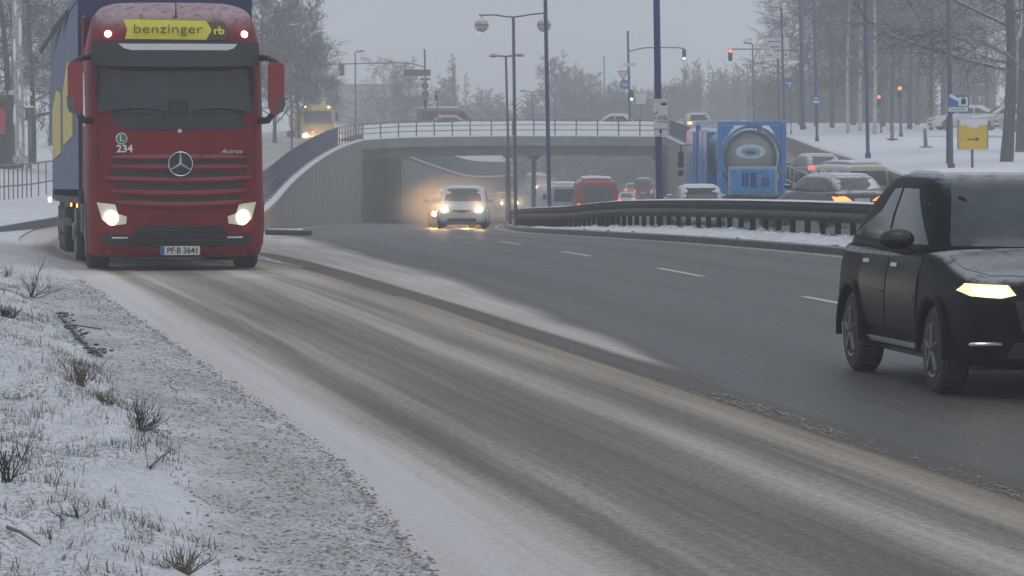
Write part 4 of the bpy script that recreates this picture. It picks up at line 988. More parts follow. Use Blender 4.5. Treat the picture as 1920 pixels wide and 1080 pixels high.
# ---------------------------------------------------------------- guard rail on the median
def guard_rail():
    t = thing('guard_rail', 'long grime covered steel guard rail with snow on top along the median', 'guard rail', (RAIL(60), 60, 0)); o = Vector((RAIL(60), 60, 0))
    ds = frange(36, 168, 2.0)
    base = lambda d: ZR(d) + .15 - .1*sstep(80, 100, d)
    for off, s in ((-.16, -1), (.16, 1)):
        prof = [(0,.30),(s*.05,.32),(s*.08,.38),(s*.05,.44),(s*.01,.47),(s*.05,.50),(s*.08,.56),(s*.05,.62),(0,.64),(-s*.012,.62),(-s*.012,.32)]
        MB().loft([[Vector((RAIL(d) + off + a, d, base(d) + b)) - o for a, b in prof] for d in ds]).build('beam', M['galv'], t)
    pm = MB().box((0,0,.28), (.10,.14,.72), None, .01).mesh('post'); pm.materials.append(M['galv'])
    d = 44.0
    while d < 160:
        p = link('post', pm, t); p.location = Vector((RAIL(d), d, base(d))) - o; d += 1.0 if d < 90 else 1.33
    MB().loft([[Vector((RAIL(d) - .235, d, base(d) + .638)) - o, Vector((RAIL(d) - .17, d, base(d) + .652 + .010*vn(d*1.3,4))) - o, Vector((RAIL(d), d, base(d) + .665 + .015*vn(d*.9,6))) - o, Vector((RAIL(d) + .2, d, base(d) + .65)) - o, Vector((RAIL(d) + .235, d, base(d) + .638)) - o] for d in frange(36,168,1.0)]).build('rail_snow', M['snow_cap'], t, angle=80)
guard_rail()

# ---------------------------------------------------------------- poles, lamps, signals, signs
def pole(name, label, cat, p0, p1, d, r, mat, zb=None, group=None, ext=0.0, r1=None):
    """post whose shaft runs from photo point p0 (low) to p1 (high) at depth d; goes down to zb and up by ext metres more"""
    a = at(*p0, d); b = at(*p1, d); dr = (b - a).normalized()
    if zb is not None: a = a + dr * ((zb - a.z) / dr.z)
    top = b + dr*ext
    t = thing(name, label, cat, a, group=group)
    MB().path([(0,0,0), top - a], [r, r1 or r*.85], 10).build('pole', mat, t)
    MB().cyl((0,0,.12), (0,0,1), r*1.5, .24, 10).build('base', mat, t)
    return t, a, top, dr
def P_(t, px, py, d): return at(px, py, d) - t.location
def panel(name, parent, c, w, h, mat, th=.03, bevel=0): return MB().box(c, (w, th, h), None, bevel).build(name, mat, parent)

t, a, top, dr = pole('sign_post', 'thick dark blue post carrying a white notice board with an up arrow', 'post', (1236.5,375), (1231,0), 83, .084, M['blue_steel'], ZR(83), ext=4)
c = P_(t, 1238.5, 215, 83); s77 = F/83
nb = panel('notice_board', t, c + Vector((0,-.10,0)), 26/s77, 54/s77, M['white_sign'])
for px, py, w, h in ((1244,195,10,4),):
    panel('print', nb, P_(t, px, py, 83) + Vector((0,-.122,0)), w/s77, h/s77, M['dark_print'], .006)
pg = mk('notice_green', (.16,.24,.09), .6); pgr = mk('notice_grey_print', (.12,.13,.14), .6)
m = MB(); m.path([P_(t, 1227,216,83) + Vector((0,-.12,0)), P_(t, 1230,212,83) + Vector((0,-.12,0)), P_(t,1233,209,83) + Vector((0,-.12,0))], [.006,.02,.012], 5); m.path([P_(t,1226,220,83)+Vector((0,-.12,0)), P_(t,1231,223,83)+Vector((0,-.12,0))], .012, 5); m.build('print', pg, nb)
m = MB(); rr_ = random.Random(3)
for row, py in enumerate((218, 222.5, 228)):
    x = 1233.5
    while x < 1249:
        w = rr_.uniform(1.2, 2.6); m.box(P_(t, x + w/2, py + rr_.uniform(-.5,.5), 83) + Vector((0,-.12,0)), (w/s77, .005, rr_.uniform(2.0,3.2)/s77)); x += w + 1.1
m.build('print', pgr, nb)
ab = panel('arrow_board', t, P_(t, 1238.5, 249, 83) + Vector((0,-.10,0)), 26/s77, 14/s77, M['white_sign'])
panel('board_frame', t, P_(t, 1238.5, 242.2, 83) + Vector((0,-.105,0)), 27/s77, 1.2/s77, M['black'], .03)
m = MB(); k = 1/s77; cc = P_(t, 1238.5, 248.5, 83) + Vector((0,-.12,0))
m.prism([(-1,-6),(1,-6),(1,1),(4,1),(0,6),(-4,1),(-1,1)], lambda x, z, y: cc + Vector((x*k*.9, y, z*k)), -.004, .004); m.build('arrow', M['dark_print'], ab)
MB().box(P_(t, 1238.5, 187.2, 83) + Vector((0,-.10,0)), (26/s77, .06, .03)).build('snow_cap', M['snow_cap'], nb)

pole('street_pole', 'slender dark blue pole rising behind the left end of the guard rail, without any sign', 'pole', (1030,385), (1022.5,0), 113, .066, M['blue_steel'], ZR(113), ext=4)

t, a, top, dr = pole('street_lamp', 'twin armed lamp post with two glass globes hanging above the underpass', 'street lamp', (967,385), (962.5,32), 125, .062, M['pole_grey'], ZR(125))
for ex, ey, mx, my, gx, gy in ((898,28.5,930,28,903,47),(1023,24.5,995,27,1020,47)):
    e = P_(t, ex, ey, 125); MB().path([top - a, P_(t, (962+mx)/2, 31 if ex < 960 else 30, 125), P_(t, mx, my, 125), e], .028, 6).build('arm', M['pole_grey'], t)
    g = P_(t, gx, gy, 125); l = thing('lamp_globe', None, None); l.parent = t; l.location = g
    rg = 13.5/(F/125)
    MB().lathe((0,0,0), (0,0,1), [(-rg*.98*math.cos(math.pi*i/10*1.0), max(.01, rg*math.sin(math.pi*i/10))) for i in range(6)], 18).build('globe_bowl', M['lamp_glass'], l)
    MB().lathe((0,0,0), (0,0,1), [(-.015, rg*1.03), (.02, rg*1.03)], 18).build('globe_band', M['lamp_grey'], l)
    MB().lathe((0,0,0), (0,0,1), [(.02,rg*.99),(rg*.55,rg*.83),(rg*.85,rg*.45),(rg*.98,rg*.12),(rg*1.35,rg*.1)], 18).build('globe_cap', mk('globe_cap', (.36,.37,.39), .4, .1, snow=.9), l)
def twin(label, p0, p1, d, ends, r, zb, headlen):
    t, a, top, dr = pole('street_lamp', label, 'street lamp', p0, p1, d, r, M['pole_grey'], zb)
    for ex, ey in ends:
        e = P_(t, ex, ey, d); s = 1 if e.x > (top-a).x else -1
        MB().path([top - a, lerp(top - a, e, .45) + Vector((0,0,.0)), e], r*.7, 6).build('arm', M['pole_grey'], t)
        MB().sphere(e + Vector((s*headlen*.1,0,-.02)), headlen*.5, 10, 6, (1,.5,.28)).build('lamp_head', M['lamp_grey'], t)
        MB().sphere(e + Vector((s*headlen*.1,0,.02 + headlen*.1)), headlen*.42, 8, 4, (1,.45,.18)).build('head_snow', M['snow_cap'], t)
    return t
twin('shorter twin lamp post with two oval heads, just left of the globe lamp', (956,390), (948.5,106), 150, ((927,104),(973,103)), .055, ZR(150), .38)
twin('small distant twin lamp standing beyond the bridge parapet', (999,222), (997,173), 300, ((982,170),(1012,169)), .06, .6, .55)
def single(label, p0, p1, d, end, r, zb, headlen=.6, mat='pole_grey'):
    t, a, top, dr = pole('street_lamp', label, 'street lamp', p0, p1, d, r, M[mat], zb)
    e = P_(t, *end, d); s = 1 if e.x > (top - a).x else -1
    MB().path([top - a, lerp(top - a, e, .5) + Vector((0,0,.03)), e], r*.6, 6).build('arm', M[mat], t)
    MB().box(e, (headlen, .2, .12), Matrix.Rotation(-s*.08, 3, 'Y'), .04).build('lamp_head', M['lamp_grey'], t)
    MB().box(e + Vector((0,0,.09)), (headlen*.9, .18, .06), Matrix.Rotation(-s*.08, 3, 'Y'), .02).build('head_snow', M['snow_cap'], t)
    return t
single('grey lamp post with one arm to the right standing by the pale house', (667,228), (666,98), 268, (675,96.5), .055, .7)
single('grey lamp post with one short arm behind the red lorry', (547,262), (545,49), 215, (553,48), .06, .2, .55)
single('tall blue lamp post whose head points left beside the pale direction board', (1471,240), (1465,16), 222, (1454,13), .08, 1.1, .6, 'blue_steel')
single('thin lamp post standing behind the red signal arm', (1414,232), (1411,83), 262, (1402,81), .06, .9, .6)
single('faint lamp post left of the one behind the signal arm', (1403,232), (1401,122), 330, (1396,121), .06, .9, .5)
POLES = [((1506,243),(1501,0),218,.13,'blue_steel','thick faint blue pole between lamp post and trees'),
         ((1532,265),(1526.5,0),205,.075,'blue_steel','blue pole bearing a small square blue sign at head height'),
         ((1627.5,297),(1622,0),163,.085,'blue_steel','tall plain blue pole rising from the middle of the snow field'),
         ((1783.5,320),(1778,0),125,.085,'pole_grey','tall grey blue pole carrying the blue car park sign')]
for p0, p1, d, r, mt, lab in POLES:
    z = ZF(d) - .1
    t, a, top, dr = pole('street_pole', lab, 'pole', p0, p1, d, r, M[mt], None, ext=5 if p1[1] == 0 else 0)
    if d == 205:
        sg = panel('sign_plate', t, P_(t, 1530.5, 188, d) + Vector((0,-.12,0)), .50, .48, M['blue_sign'], .03, .01)
        panel('sign_mark', sg, P_(t, 1530.5, 191, d) + Vector((0,-.14,0)), .36, .12, M['white_print'], .008); panel('sign_mark', sg, P_(t, 1530.5, 184.5, d) + Vector((0,-.14,0)), .2, .08, M['white_print'], .008)
    if d == 125:
        s_ = F/125
        sg = panel('sign_plate', t, P_(t, 1796, 195, d) + Vector((0,-.13,0)), 40/s_, 33/s_, M['blue_sign'], .03, .01)
        panel('sign_mark', sg, P_(t, 1805, 190.5, d) + Vector((0,-.155,0)), 17/s_, 17/s_, M['white_print'], .008)
        panel('sign_mark', sg, P_(t, 1795.5, 205, d) + Vector((0,-.155,0)), 36/s_, 8/s_, M['white_print'], .008)
        m = MB(); cc = P_(t, 1805.5, 189.5, d) + Vector((0,-.165,0))
        m.box(cc + Vector((0,0,-.03)), (8.5/s_, .008, 9/s_), None, 0); m.path([cc + Vector((math.cos(q)*3/s_, 0, .03 + math.sin(q)*4.5/s_)) for q in [math.pi*i/8 for i in range(9)]], .016, 5); m.build('sign_print', M['dark_print'], sg)
        m = MB(); q = 1779
        for k in range(9): m.box(P_(t, 1782 + k*3.1, 205, d) + Vector((0,-.162,0)), (1.9/s_, .004, 2.6/s_))
        m.build('sign_print', pgr, sg)
        MB().box(P_(t, 1790, 184, d) + Vector((0,-.15,0)), (.42,.03,.10), Matrix.Rotation(.5,3,'Y')).build('snow_patch', M['snow_cap'], sg)
        MB().box(P_(t, 1777.8, 262, d) + Vector((0,.1,0)), (.10,.10,1.6)).build('sign_support', M['pole_grey'], t)
# yellow detour board
t = thing('detour_sign', 'yellow board with black right arrow and snow stuck along its top', 'sign', at(1823, 322, 121)); s_ = F/121
MB().path([(0,0,-.1), P_(t, 1823, 232, 121)], .045, 8).build('post', M['rail_steel'], t)
bd = panel('sign_board', t, P_(t, 1823.5, 252, 121) + Vector((0,-.07,0)), 57/s_, 57/s_, M['yellow_sign'], .04, .03)
fr = MB()
for dx in (-28, 28): fr.box(P_(t, 1823.5 + dx, 252, 121) + Vector((0,-.07,0)), (1.6/s_, .06, 54/s_))
fr.build('sign_frame', M['rail_steel'], bd)
m = MB(); cc = P_(t, 1824, 261, 121) + Vector((0,-.096,0))
m.prism([(-12,-.9),(5,-.9),(4,-4.5),(12,0),(4,4.5),(5,.9),(-12,.9)], lambda x, z, y: cc + Vector((x/s_, y, z/s_)), -.004, .004); m.build('arrow', M['dark_print'], bd)
sn = MB(); pts = []
for i in range(15):
    x = lerp(-26, 27, i/14); dp = (9 + 8*vn(i*.55, 3) + 6*math.sin(math.pi*i/14)); pts.append((x, dp))
sn.loft([[cc + Vector((x/s_, .02, (37)/s_)), cc + Vector((x/s_, -.035, (37)/s_)), cc + Vector((x/s_, -.02, (37 - dp*.7)/s_)), cc + Vector((x/s_, .0, (37 - dp)/s_))] for x, dp in pts]); sn.build('board_snow', M['snow_cap'], bd, angle=80)

def sig_head(parent, c, lit, h=.9, name='signal_head'):
    w = h*.34; hd = MB().box(c, (w, .22, h), None, .04).build(name, M['black'], parent)
    for i, k in enumerate(('red', 'amber', 'green')):
        p = c + Vector((0, -.12, h*(.32 - .32*i))); mt = M['lens_dark']
        if lit == k: mt = M['sig_red'] if k == 'red' else M['sig_green']
        MB().lathe(p, (0,-1,0), [(-.02, w*.40), (.012, w*.38), (.02, .01)], 14).build('lens', mt, hd)
        MB().loft([[p + Vector((math.cos(a)*w*.45, -q, math.sin(a)*w*.45)) for a in [math.pi*j/8 for j in range(9)]] for q in (0, .14)], False, False).build('visor', M['black'], hd)
    return hd
def sign_disc(name, parent, c, r, mat):
    return MB().lathe(c, (0,-1,0), [(-.02, r), (.0, r), (.0, .01)], 20).build(name, mat, parent)
# signal mast right of centre
t, a, top, dr = pole('traffic_signal', 'blue signal mast over the bridge with a long arm and green light at its end', 'traffic light', (1181,226), (1177,58), 262, .10, M['blue_steel'], .7)
MB().path([P_(t,1178,97,262), P_(t,1196,92,262), P_(t,1210,89.5,262), P_(t,1268,89,262), P_(t,1283,91,262)], .05, 6).build('arm', M['pole_grey'], t)
sig_head(t, P_(t, 1282.5, 103, 262) + Vector((0,-.1,0)), 'green', .80)
sig_head(t, P_(t, 1184, 179, 262) + Vector((0,-.2,0)), 'green', .80)
y = P_(t, 1168, 139, 262) + Vector((0,-.16,0)); tri = lambda q: [(-q, q*.58), (q, q*.58), (0, -q*1.15)]
ys = MB().prism(tri(.40), lambda x, z, yy: y + Vector((x, yy, z)), 0, .02).build('yield_sign', M['red_sign'], t)
MB().prism(tri(.28), lambda x, z, yy: y + Vector((x, yy, z)), -.012, .004).build('sign_face', M['white_sign'], ys)
bs = sign_disc('arrow_sign', t, P_(t, 1171, 158.5, 262) + Vector((0,-.16,0)), .36, M['blue_sign'])
m = MB(); cc = P_(t, 1171, 158.5, 262) + Vector((0,-.175,0)); m.prism([(-.22,-.04),(.06,-.04),(.05,-.13),(.24,0),(.05,.13),(.06,.04),(-.22,.04)], lambda x, z, yy: cc + Vector((x, yy, z - .5*x*.4)), -.004, .004); m.build('sign_mark', M['white_print'], bs)
panel('street_name_plate', t, P_(t, 1180, 121, 262) + Vector((0,-.14,0)), .85, .20, M['white_sign'], .03)
# small pale sign right of it
t, a, top, dr = pole('road_sign', 'small pale square sign on a thin post behind the parapet', 'sign', (1203,228), (1202,176), 268, .03, M['pole_grey'], .7)
panel('sign_plate', t, P_(t, 1202, 185, 268) + Vector((0,-.05,0)), .75, .75, M['white_sign'], .03, .02)
# mast left of centre with the boards
t, a, top, dr = pole('traffic_signal', 'signal mast with a curved arm reaching left above a stack of signs', 'traffic light', (799,224), (796,92), 262, .085, M['rail_steel'], .7)
MB().path([P_(t,797,126,262), P_(t,775,120,262), P_(t,752,117.5,262), P_(t,700,118.5,262), P_(t,640,120,262), P_(t,597,121.5,262)], .045, 6).build('arm', M['pole_grey'], t)
hd = MB().box(P_(t, 641, 131, 262), (.26,.25,.75), None, .04).build('signal_head', M['lamp_grey'], t)
MB().box(P_(t, 641, 131, 262) + Vector((0,-.13,0)), (.36,.02,.85), None, .0).build('backing_board', mk('faded_board', (.25,.15,.15), .6), hd)
MB().path([P_(t,597,121.5,262), P_(t,596,136,262)], .02, 5).build('hanger', M['pole_grey'], t)
panel('street_name_board', t, P_(t, 782.5, 136.5, 262) + Vector((0,-.14,0)), 50/(F/262), 12/(F/262), mk('board_grey', (.10,.115,.12), .6), .05)
MB().sphere(P_(t, 797, 148, 262), .42, 12, 6, (1,.4,.30)).build('sign_plate', M['rail_steel'], t)
sign_disc('round_sign', t, P_(t, 797, 160.5, 262) + Vector((0,-.14,0)), .26, M['rail_steel'])
sign_disc('round_sign', t, P_(t, 798, 176, 262) + Vector((0,-.14,0)), .26, mk('dull_red', (.20,.08,.09), .6))
sig_head(t, P_(t, 797, 193, 262) + Vector((0,-.14,0)), None, .62)
MB().box(P_(t, 797, 186, 262) + Vector((0,-.16,0)), (.24,.24,.06)).build('snow_cap', M['snow_cap'], t)
t, a, top, dr = pole('traffic_signal', 'short signal post with snow capped lights beside the stacked signs', 'traffic light', (821,226), (819.5,172), 258, .05, M['rail_steel'], .7)
sig_head(t, P_(t, 818, 181, 258) + Vector((0,-.15,0)), None, .60); MB().box(P_(t, 817, 176, 258) + Vector((0,-.2,0)), (.22,.2,.08)).build('snow_cap', M['snow_cap'], t)
# red signal on an arm from the direction board
t, a, top, dr = pole('traffic_signal', 'red light hanging at the left end of an arm beside the pale direction board', 'traffic light', (1461,236), (1458,70), 226, .07, M['pole_grey'], 1.0)
MB().path([P_(t,1459,92.5,226), P_(t,1400,92,226), P_(t,1372,92,226)], .045, 6).build('arm', M['rail_steel'], t)
sig_head(t, P_(t, 1369, 103, 226) + Vector((0,-.1,0)), 'red', .74)
bd = panel('direction_board', t, P_(t, 1455, 82, 226) + Vector((0,-.14,0)), 48/(F/226), 22/(F/226), M['white_sign'], .05)
b2 = panel('direction_board', t, P_(t, 1455, 103, 226) + Vector((0,-.14,0)), 48/(F/226), 13/(F/226), M['white_sign'], .05)
for py, w in ((78,26),(88,18)): panel('board_print', bd, P_(t, 1452, py, 226) + Vector((0,-.172,0)), w/(F/226), 2.2/(F/226), pgr, .006)
panel('board_print', bd, P_(t, 1436, 84, 226) + Vector((0,-.172,0)), 3/(F/226), 3/(F/226), M['dark_print'], .006)
panel('board_print', b2, P_(t, 1443, 103.5, 226) + Vector((0,-.172,0)), 9/(F/226), 2/(F/226), pgr, .006); panel('board_print', b2, P_(t, 1473, 102.5, 226) + Vector((0,-.172,0)), 4/(F/226), 4/(F/226), M['dark_print'], .006)
# yield and blue arrow near it
t, a, top, dr = pole('road_sign', 'thin post with a white triangle above a round blue arrow sign', 'sign', (1483,240), (1481,128), 235, .035, M['pole_grey'], 1.1)
y2 = P_(t, 1481, 137.5, 235) + Vector((0,-.08,0)); MB().prism(tri(.22), lambda x, z, yy: y2 + Vector((x, yy, z)), 0, .02).build('sign_face', M['white_sign'], t)
b = sign_disc('arrow_sign', t, P_(t, 1480, 158, 235) + Vector((0,-.08,0)), .28, M['blue_sign']); cc = P_(t, 1480, 158, 235) + Vector((0,-.095,0))
MB().prism([(-.04,-.2),(.04,-.2),(.04,.03),(.2,.03),(.2,.11),(-.2,.11),(-.2,.03),(-.04,.03)], lambda x, z, yy: cc + Vector((x, yy, z)), -.004, .004).build('sign_mark', M['white_print'], b)
# red lights among the trees
t, a, top, dr = pole('traffic_signal', 'dark post with the lower of two red lights among the trees', 'traffic light', (1652,236), (1650,180), 232, .06, M['rail_steel'], ZF(232) - .1)
sig_head(t, P_(t, 1647, 189, 232) + Vector((0,-.1,0)), 'red', .72)
t, a, top, dr = pole('traffic_signal', 'tall blue post with the higher of two red lights among the trees', 'traffic light', (1689,242), (1686,100), 222, .085, M['blue_steel'], ZF(222) - .1)
sig_head(t, P_(t, 1686, 173, 222) + Vector((0,-.12,0)), 'red', .72)
# short posts in the snow field
for p0, p1, d, lab in (((1673,262),(1672,231),205,'short weathered wooden post in the snow, nearer the plain blue pole'),((1736,277),(1734,241),185,'short weathered wooden post in the snow with a dark footing')):
    a = at(*p0, d); t = thing('bollard', lab, 'bollard', a); MB().path([(0,0,-.05), at(*p1, d) - a], [.10,.085], 8).build('stake', M['wood'], t)
    MB().sphere((0,-.1,.03), .28, 8, 4, (1.3,1,.22)).build('footing', M['chassis'], t)
# thin far mast
pole('radio_mast', 'very thin faint mast far beyond the bridge', 'mast', (1134,200), (1132.5,106), 420, .09, M['pole_grey'], 0)
# snow plastered utility pole on the left
t, a, top, dr = pole('utility_pole', 'thick pale utility pole plastered with snow, left of the lorry', 'pole', (38,305), (31,0), 128, .17, mk('plastered_pole', (.36,.36,.37), .85, var=.35, scale=7, bump=.5, bscale=12, snow=.5), None, ext=4, r1=.17)
for k in range(9):
    m = MB(); z = .2 + k*.72 + .2*math.sin(k*3.1); m.sphere(Vector((-.06 + .10*math.sin(k*2.3), -.14, z)), .05 + .02*abs(math.sin(k*1.7)), 8, 6, (1,.5,6 + 2*math.sin(k*1.3))); m.build('snow_crust', M['snow_cap'], t, angle=80)
# ---------------------------------------------------------------- road traffic
def mkp(n, c, **k): 
    kw = dict(rough=.35, var=.06, scale=2, dirt=.25, dcol=(.24,.235,.23), coat=.4); kw.update(k); return mk(n, c, **kw)
# near black SUV
M['head_suv'] = emit('suv_lamp_glow', (1.0, .88, .42), 1.7)
M['suv_black'] = mkp('suv_paint', (.011,.012,.015), dirt=.05, dcol=(.04,.04,.04), rough=.45, snow=.45, slo=.80, shi=.99, coat=0, spec=.5, ior=1.12)
M['glass_suv'] = mk('suv_glass', (.035,.05,.052), .10, var=.25, scale=3, dirt=.35, dcol=(.10,.125,.13))
P = dict(SUV, hf=.90, hc=1.10, bl=1.06, H=1.67, dk=1.08, L=4.3, W=1.82, rt=3.15, rb=4.08, wr=.73, clad=0, hoff=.05, hl=[(.54,.785),(.66,.765),(.88,.775),(.93,.81),(.88,.865),(.58,.855)], mirror_mat=M['black_gloss'], ms=1.15,
         grille=[(-.44,.50),(.44,.50),(.50,.74),(-.50,.74)])
hd = R(8.6); W_ = Vector((3.22, 28.5, 0)); off = Matrix.Rotation(hd, 3, 'Z') @ Vector((-.90, P['fa'], 0))
suv, sbv = car('parked_car', '', 'car', P, M['suv_black'], W_ - off, hd, head=M['head_suv'], beam=4, beamcol=(1,.95,.6), snow=.7, glass=M['glass_suv'], spokes=5)
suv.name = 'suv'; suv['label'] = 'black SUV driving out of the frame with a glaring headlight and snow on its roof'; suv['category'] = 'car'
w_ = P['W']/2
for s in ('L', 'S'):
    k = -1 if s == 'L' else 1
    conform('rocker_trim', sbv, s, [(P['fa']+.42,.30),(P['ra']-.42,.28),(P['ra']-.42,.325),(P['fa']+.42,.345)], M['strip_white'], suv, .03, .2)
    dg_ = mk('door_gloss', (.012,.013,.016), .32, var=.1, dirt=.25, scale=1.6, dcol=(.05,.05,.052), spec=.4, ior=1.14)
    for q in ([(1.36,.44),(2.30,.43),(2.31,1.0),(1.95,1.015),(1.36,1.02)], [(2.34,.43),(2.92,.43),(3.12,.62),(3.22,.80),(3.22,.99),(2.34,1.0)]):
        dr_ = conform('door', sbv, s, q, dg_, suv, .010, .12, .02); y = q[1][0] - .34 if q[0][0] < 2 else 2.86
        conform('door_handle', sbv, s, rect(y, y+.19, .925, .955), M['chrome'], dr_, .035, .2)
        conform('door_crease', sbv, s, [(q[0][0]+.05,.70),(q[1][0]-.03,.715),(q[1][0]-.03,.73),(q[0][0]+.05,.72)], M['black'], dr_, .016, .12)
    m = MB()
    for y in (1.32,):
        m.path([hit(sbv, s, y, z)[0] + Vector((k*.001,0,0)) for z in (.42,.6,.8,1.0)], .006, 4)
    m.build('door_seam', M['black'], suv)
for k in (-1, 1):
    q = [(k*a*w_, b) for a, b in ((.62,.80),(.72,.785),(.86,.795),(.86,.835),(.66,.84))]
    conform('lamp_core', sbv, 'F', q if k > 0 else q[::-1], M['bulb'], suv, .075, .06)
conform('bonnet', sbv, 'T', [(-.60,.34),(-.3,.26),(0,.23),(.3,.26),(.60,.34),(.72,.62),(.74,.98),(.4,1.06),(0,1.04),(-.4,1.06),(-.74,.98),(-.72,.62)], mk('bonnet_gloss', (.012,.013,.016), .22, var=.1, dirt=.35, scale=1.2, dcol=(.20,.21,.23), snow=.22, slo=.85, shi=.99, coat=.6), suv, .006, .12, .02)
conform('shoulder_snow', sbv, 'L', [(1.75,1.005),(2.4,.985),(3.2,.985),(3.95,.99),(3.9,1.03),(3.2,1.04),(2.4,1.03)], mk('snow_dust', (.30,.31,.33), .9, var=.3, scale=7, dirt=.5, dcol=(.08,.08,.085)), suv, .006, .12, .02)
if 0: conform('hood_snow', sbv, 'T', [(-.62,.62),(0,.52),(.62,.62),(.72,.95),(.5,1.08),(0,1.04),(-.5,1.08),(-.72,.95)], M['snow_cap'], suv, .012, .15, .03)
for k in (-1, 1):
    m = MB(); m.path([Vector((k*.62, y, 0)) + Vector((0,0,hit(sbv,'T',k*.62,y)[0].z + .05)) for y in (1.95,2.2,2.5,2.85)], .018, 5); pass
    h, _ = hit(sbv, 'F', k*.72, .42); MB().box(h - Vector((0,.02,0)), (.26,.03,.03), None, .01).build('lower_lip', M['chrome'], suv)

wp = mkp('white_car_paint', (.62,.62,.63), dirt=.12, dcol=(.42,.40,.38))
d = 130; dirn = lambda f, d: math.atan2(f(d+3) - f(d-3), 6)
t, bv = car('hatchback', 'small white hatchback with lit headlights coming out of the underpass', 'car', dict(HATCH, W=1.74, grille=[(-.30,.62),(0,.56),(.30,.62),(.36,.66),(-.36,.66)]), wp, (-1.74, d-1, ZR(d-1)), R(-1.5), head=M['head'], beam=1000, beamcol=(1,.62,.25), snow=.25)
car('hatchback', 'dark car following close behind the small white hatchback', 'car', dict(SEDAN, hl=[(.48,.50),(.62,.46),(.84,.50),(.88,.64),(.78,.72),(.53,.68)]), mkp('dark_car_paint', (.03,.03,.035)), (-2.35, 143, ZR(143)-.05), R(-1), head=M['head_far'], beam=4500, beamcol=(1,.5,.13))
car('hatchback', 'pale car with headlights on behind the globe lamp post under the bridge', 'car', HATCH, mkp('pale_car_paint', (.5,.51,.52)), at(955,397,290), R(6), head=M['head_far'], beam=800, beamcol=(1,.55,.17))
van('delivery_van', 'white delivery van with headlights facing from the far end of the underpass', 'van', dict(VAN, H=2.3), mkp('far_van_white', (.7,.7,.71)), (3.2, 392, ZR(392)), R(10), head=M['head_far'], beam=700, beamcol=(1,.6,.25))
# going away (rear towards us): turned by 180 degrees, placed by their rear
def away(fn, name, label, cat, P, paint, px, d, rz=0, z=None, **k):
    x = at(px, 300, d).x; zz = ZR(d) if z is None else z
    hd = R(180 + rz); L = P['L']; c = Vector((x, d, zz)) - Matrix.Rotation(hd, 3, 'Z') @ Vector((0, L, 0))
    return fn(name, label, cat, P, paint, c, hd, **k)
redp = mkp('van_red', (.38,.028,.02), dirt=.22)
t, bv = away(van, 'minibus', 'red van seen from behind with wide rear window and snow on the roof', 'van', dict(VAN, W=2.0, H=2.15, tz=.80, rw=[(-.70,1.12),(.70,1.12),(.64,1.86),(-.64,1.86)]), redp, 1120, 175, 2, tail=M['tail'], snow=2.2, glass=M['glass_frost'])
away(van, 'delivery_van', 'grey snow dusted van to the left of the red van', 'van', dict(VAN, H=2.15), mkp('van_grey', (.36,.37,.38), snow=.9), 1062, 202, 1, tail=M['tail_off'], snow=2)
away(car, 'saloon', 'small white car with one glowing tail light ahead of the red van', 'car', SEDAN, wp, 1174, 330, -4, tail=M['tail'], snow=1.5)
away(van, 'delivery_van', 'dark brown van under the bridge on the opposite carriageway', 'van', dict(VAN, H=2.1), mkp('van_dark', (.06,.045,.045)), 1206, 372, -5, tail=M['tail'], snow=1.5)
away(car, 'estate_car', 'pale car far ahead between red van and dark brown van', 'car', ESTATE, mkp('estate_pale', (.4,.41,.42)), 1185, 380, -4, tail=M['tail'], snow=1.5)
silver = mkp('silver_paint', (.42,.43,.45), dirt=.15, snow=.8)
t, bv = away(car, 'estate_car', 'silver car with red tail lights left of the blue tank lorry', 'car', dict(HATCH, H=1.50, W=1.62, L=3.5, ra=2.95, rt=3.0, rb=3.42, bl=1.0, hc=1.0, tl=[(.48,.78),(.92,.76),(.92,.87),(.52,.86)]), silver, 1317, 127.6, 3, tail=M['tail'], snow=.9)
# right-hand ramp traffic
t, bv = away(car, 'estate_car', 'dark car with a broad glowing orange tail light and snow on its rear window', 'car', dict(SUV, H=1.55, hf=.8, clad=0, tl=[(.36,.80),(.90,.78),(.93,.92),(.60,.93)]), mkp('dark_estate_paint', (.018,.018,.022), snow=.75), 1617, 108, 22, z=-1.08, tail=M['tail_bright'], snow=1, glass=M['glass_frost'])
conform('window_snow', bv, 'R', [(-.62,1.16),(-.20,1.12),(-.42,1.25),(-.40,1.40),(-.56,1.42)], M['snow_cap'], t, .02, .1)
cream = mkp('cream_paint', (.55,.51,.36), snow=.9, dirt=.2)
t, bv = away(van, 'minibus', 'snow covered cream van behind the dark car with the orange tail light', 'van', dict(VAN, H=1.95, W=1.9, rw=[(-.74,1.18),(.74,1.18),(.70,1.70),(-.70,1.70)]), cream, 1628, 139, 18, z=-1.55, tail=M['tail_off'], snow=2, glass=M['glass_frost'])
for a_, b_ in ((1.5, 2.3), (2.5, 3.3), (3.6, 4.4)): conform('side_snow', bv, 'S', [(a_,.95),(b_-.3,.9),(b_,1.7),(a_+.1,1.75)], M['snow_cap'], t, .02, .2)
away(car, 'estate_car', 'grey car with a red light climbing the ramp behind the dark railing', 'car', ESTATE, mkp('grey_estate_paint', (.16,.17,.18), snow=.9), 1549, 166, 10, z=-.98, tail=M['tail'], snow=1.2, glass=M['glass_frost'])
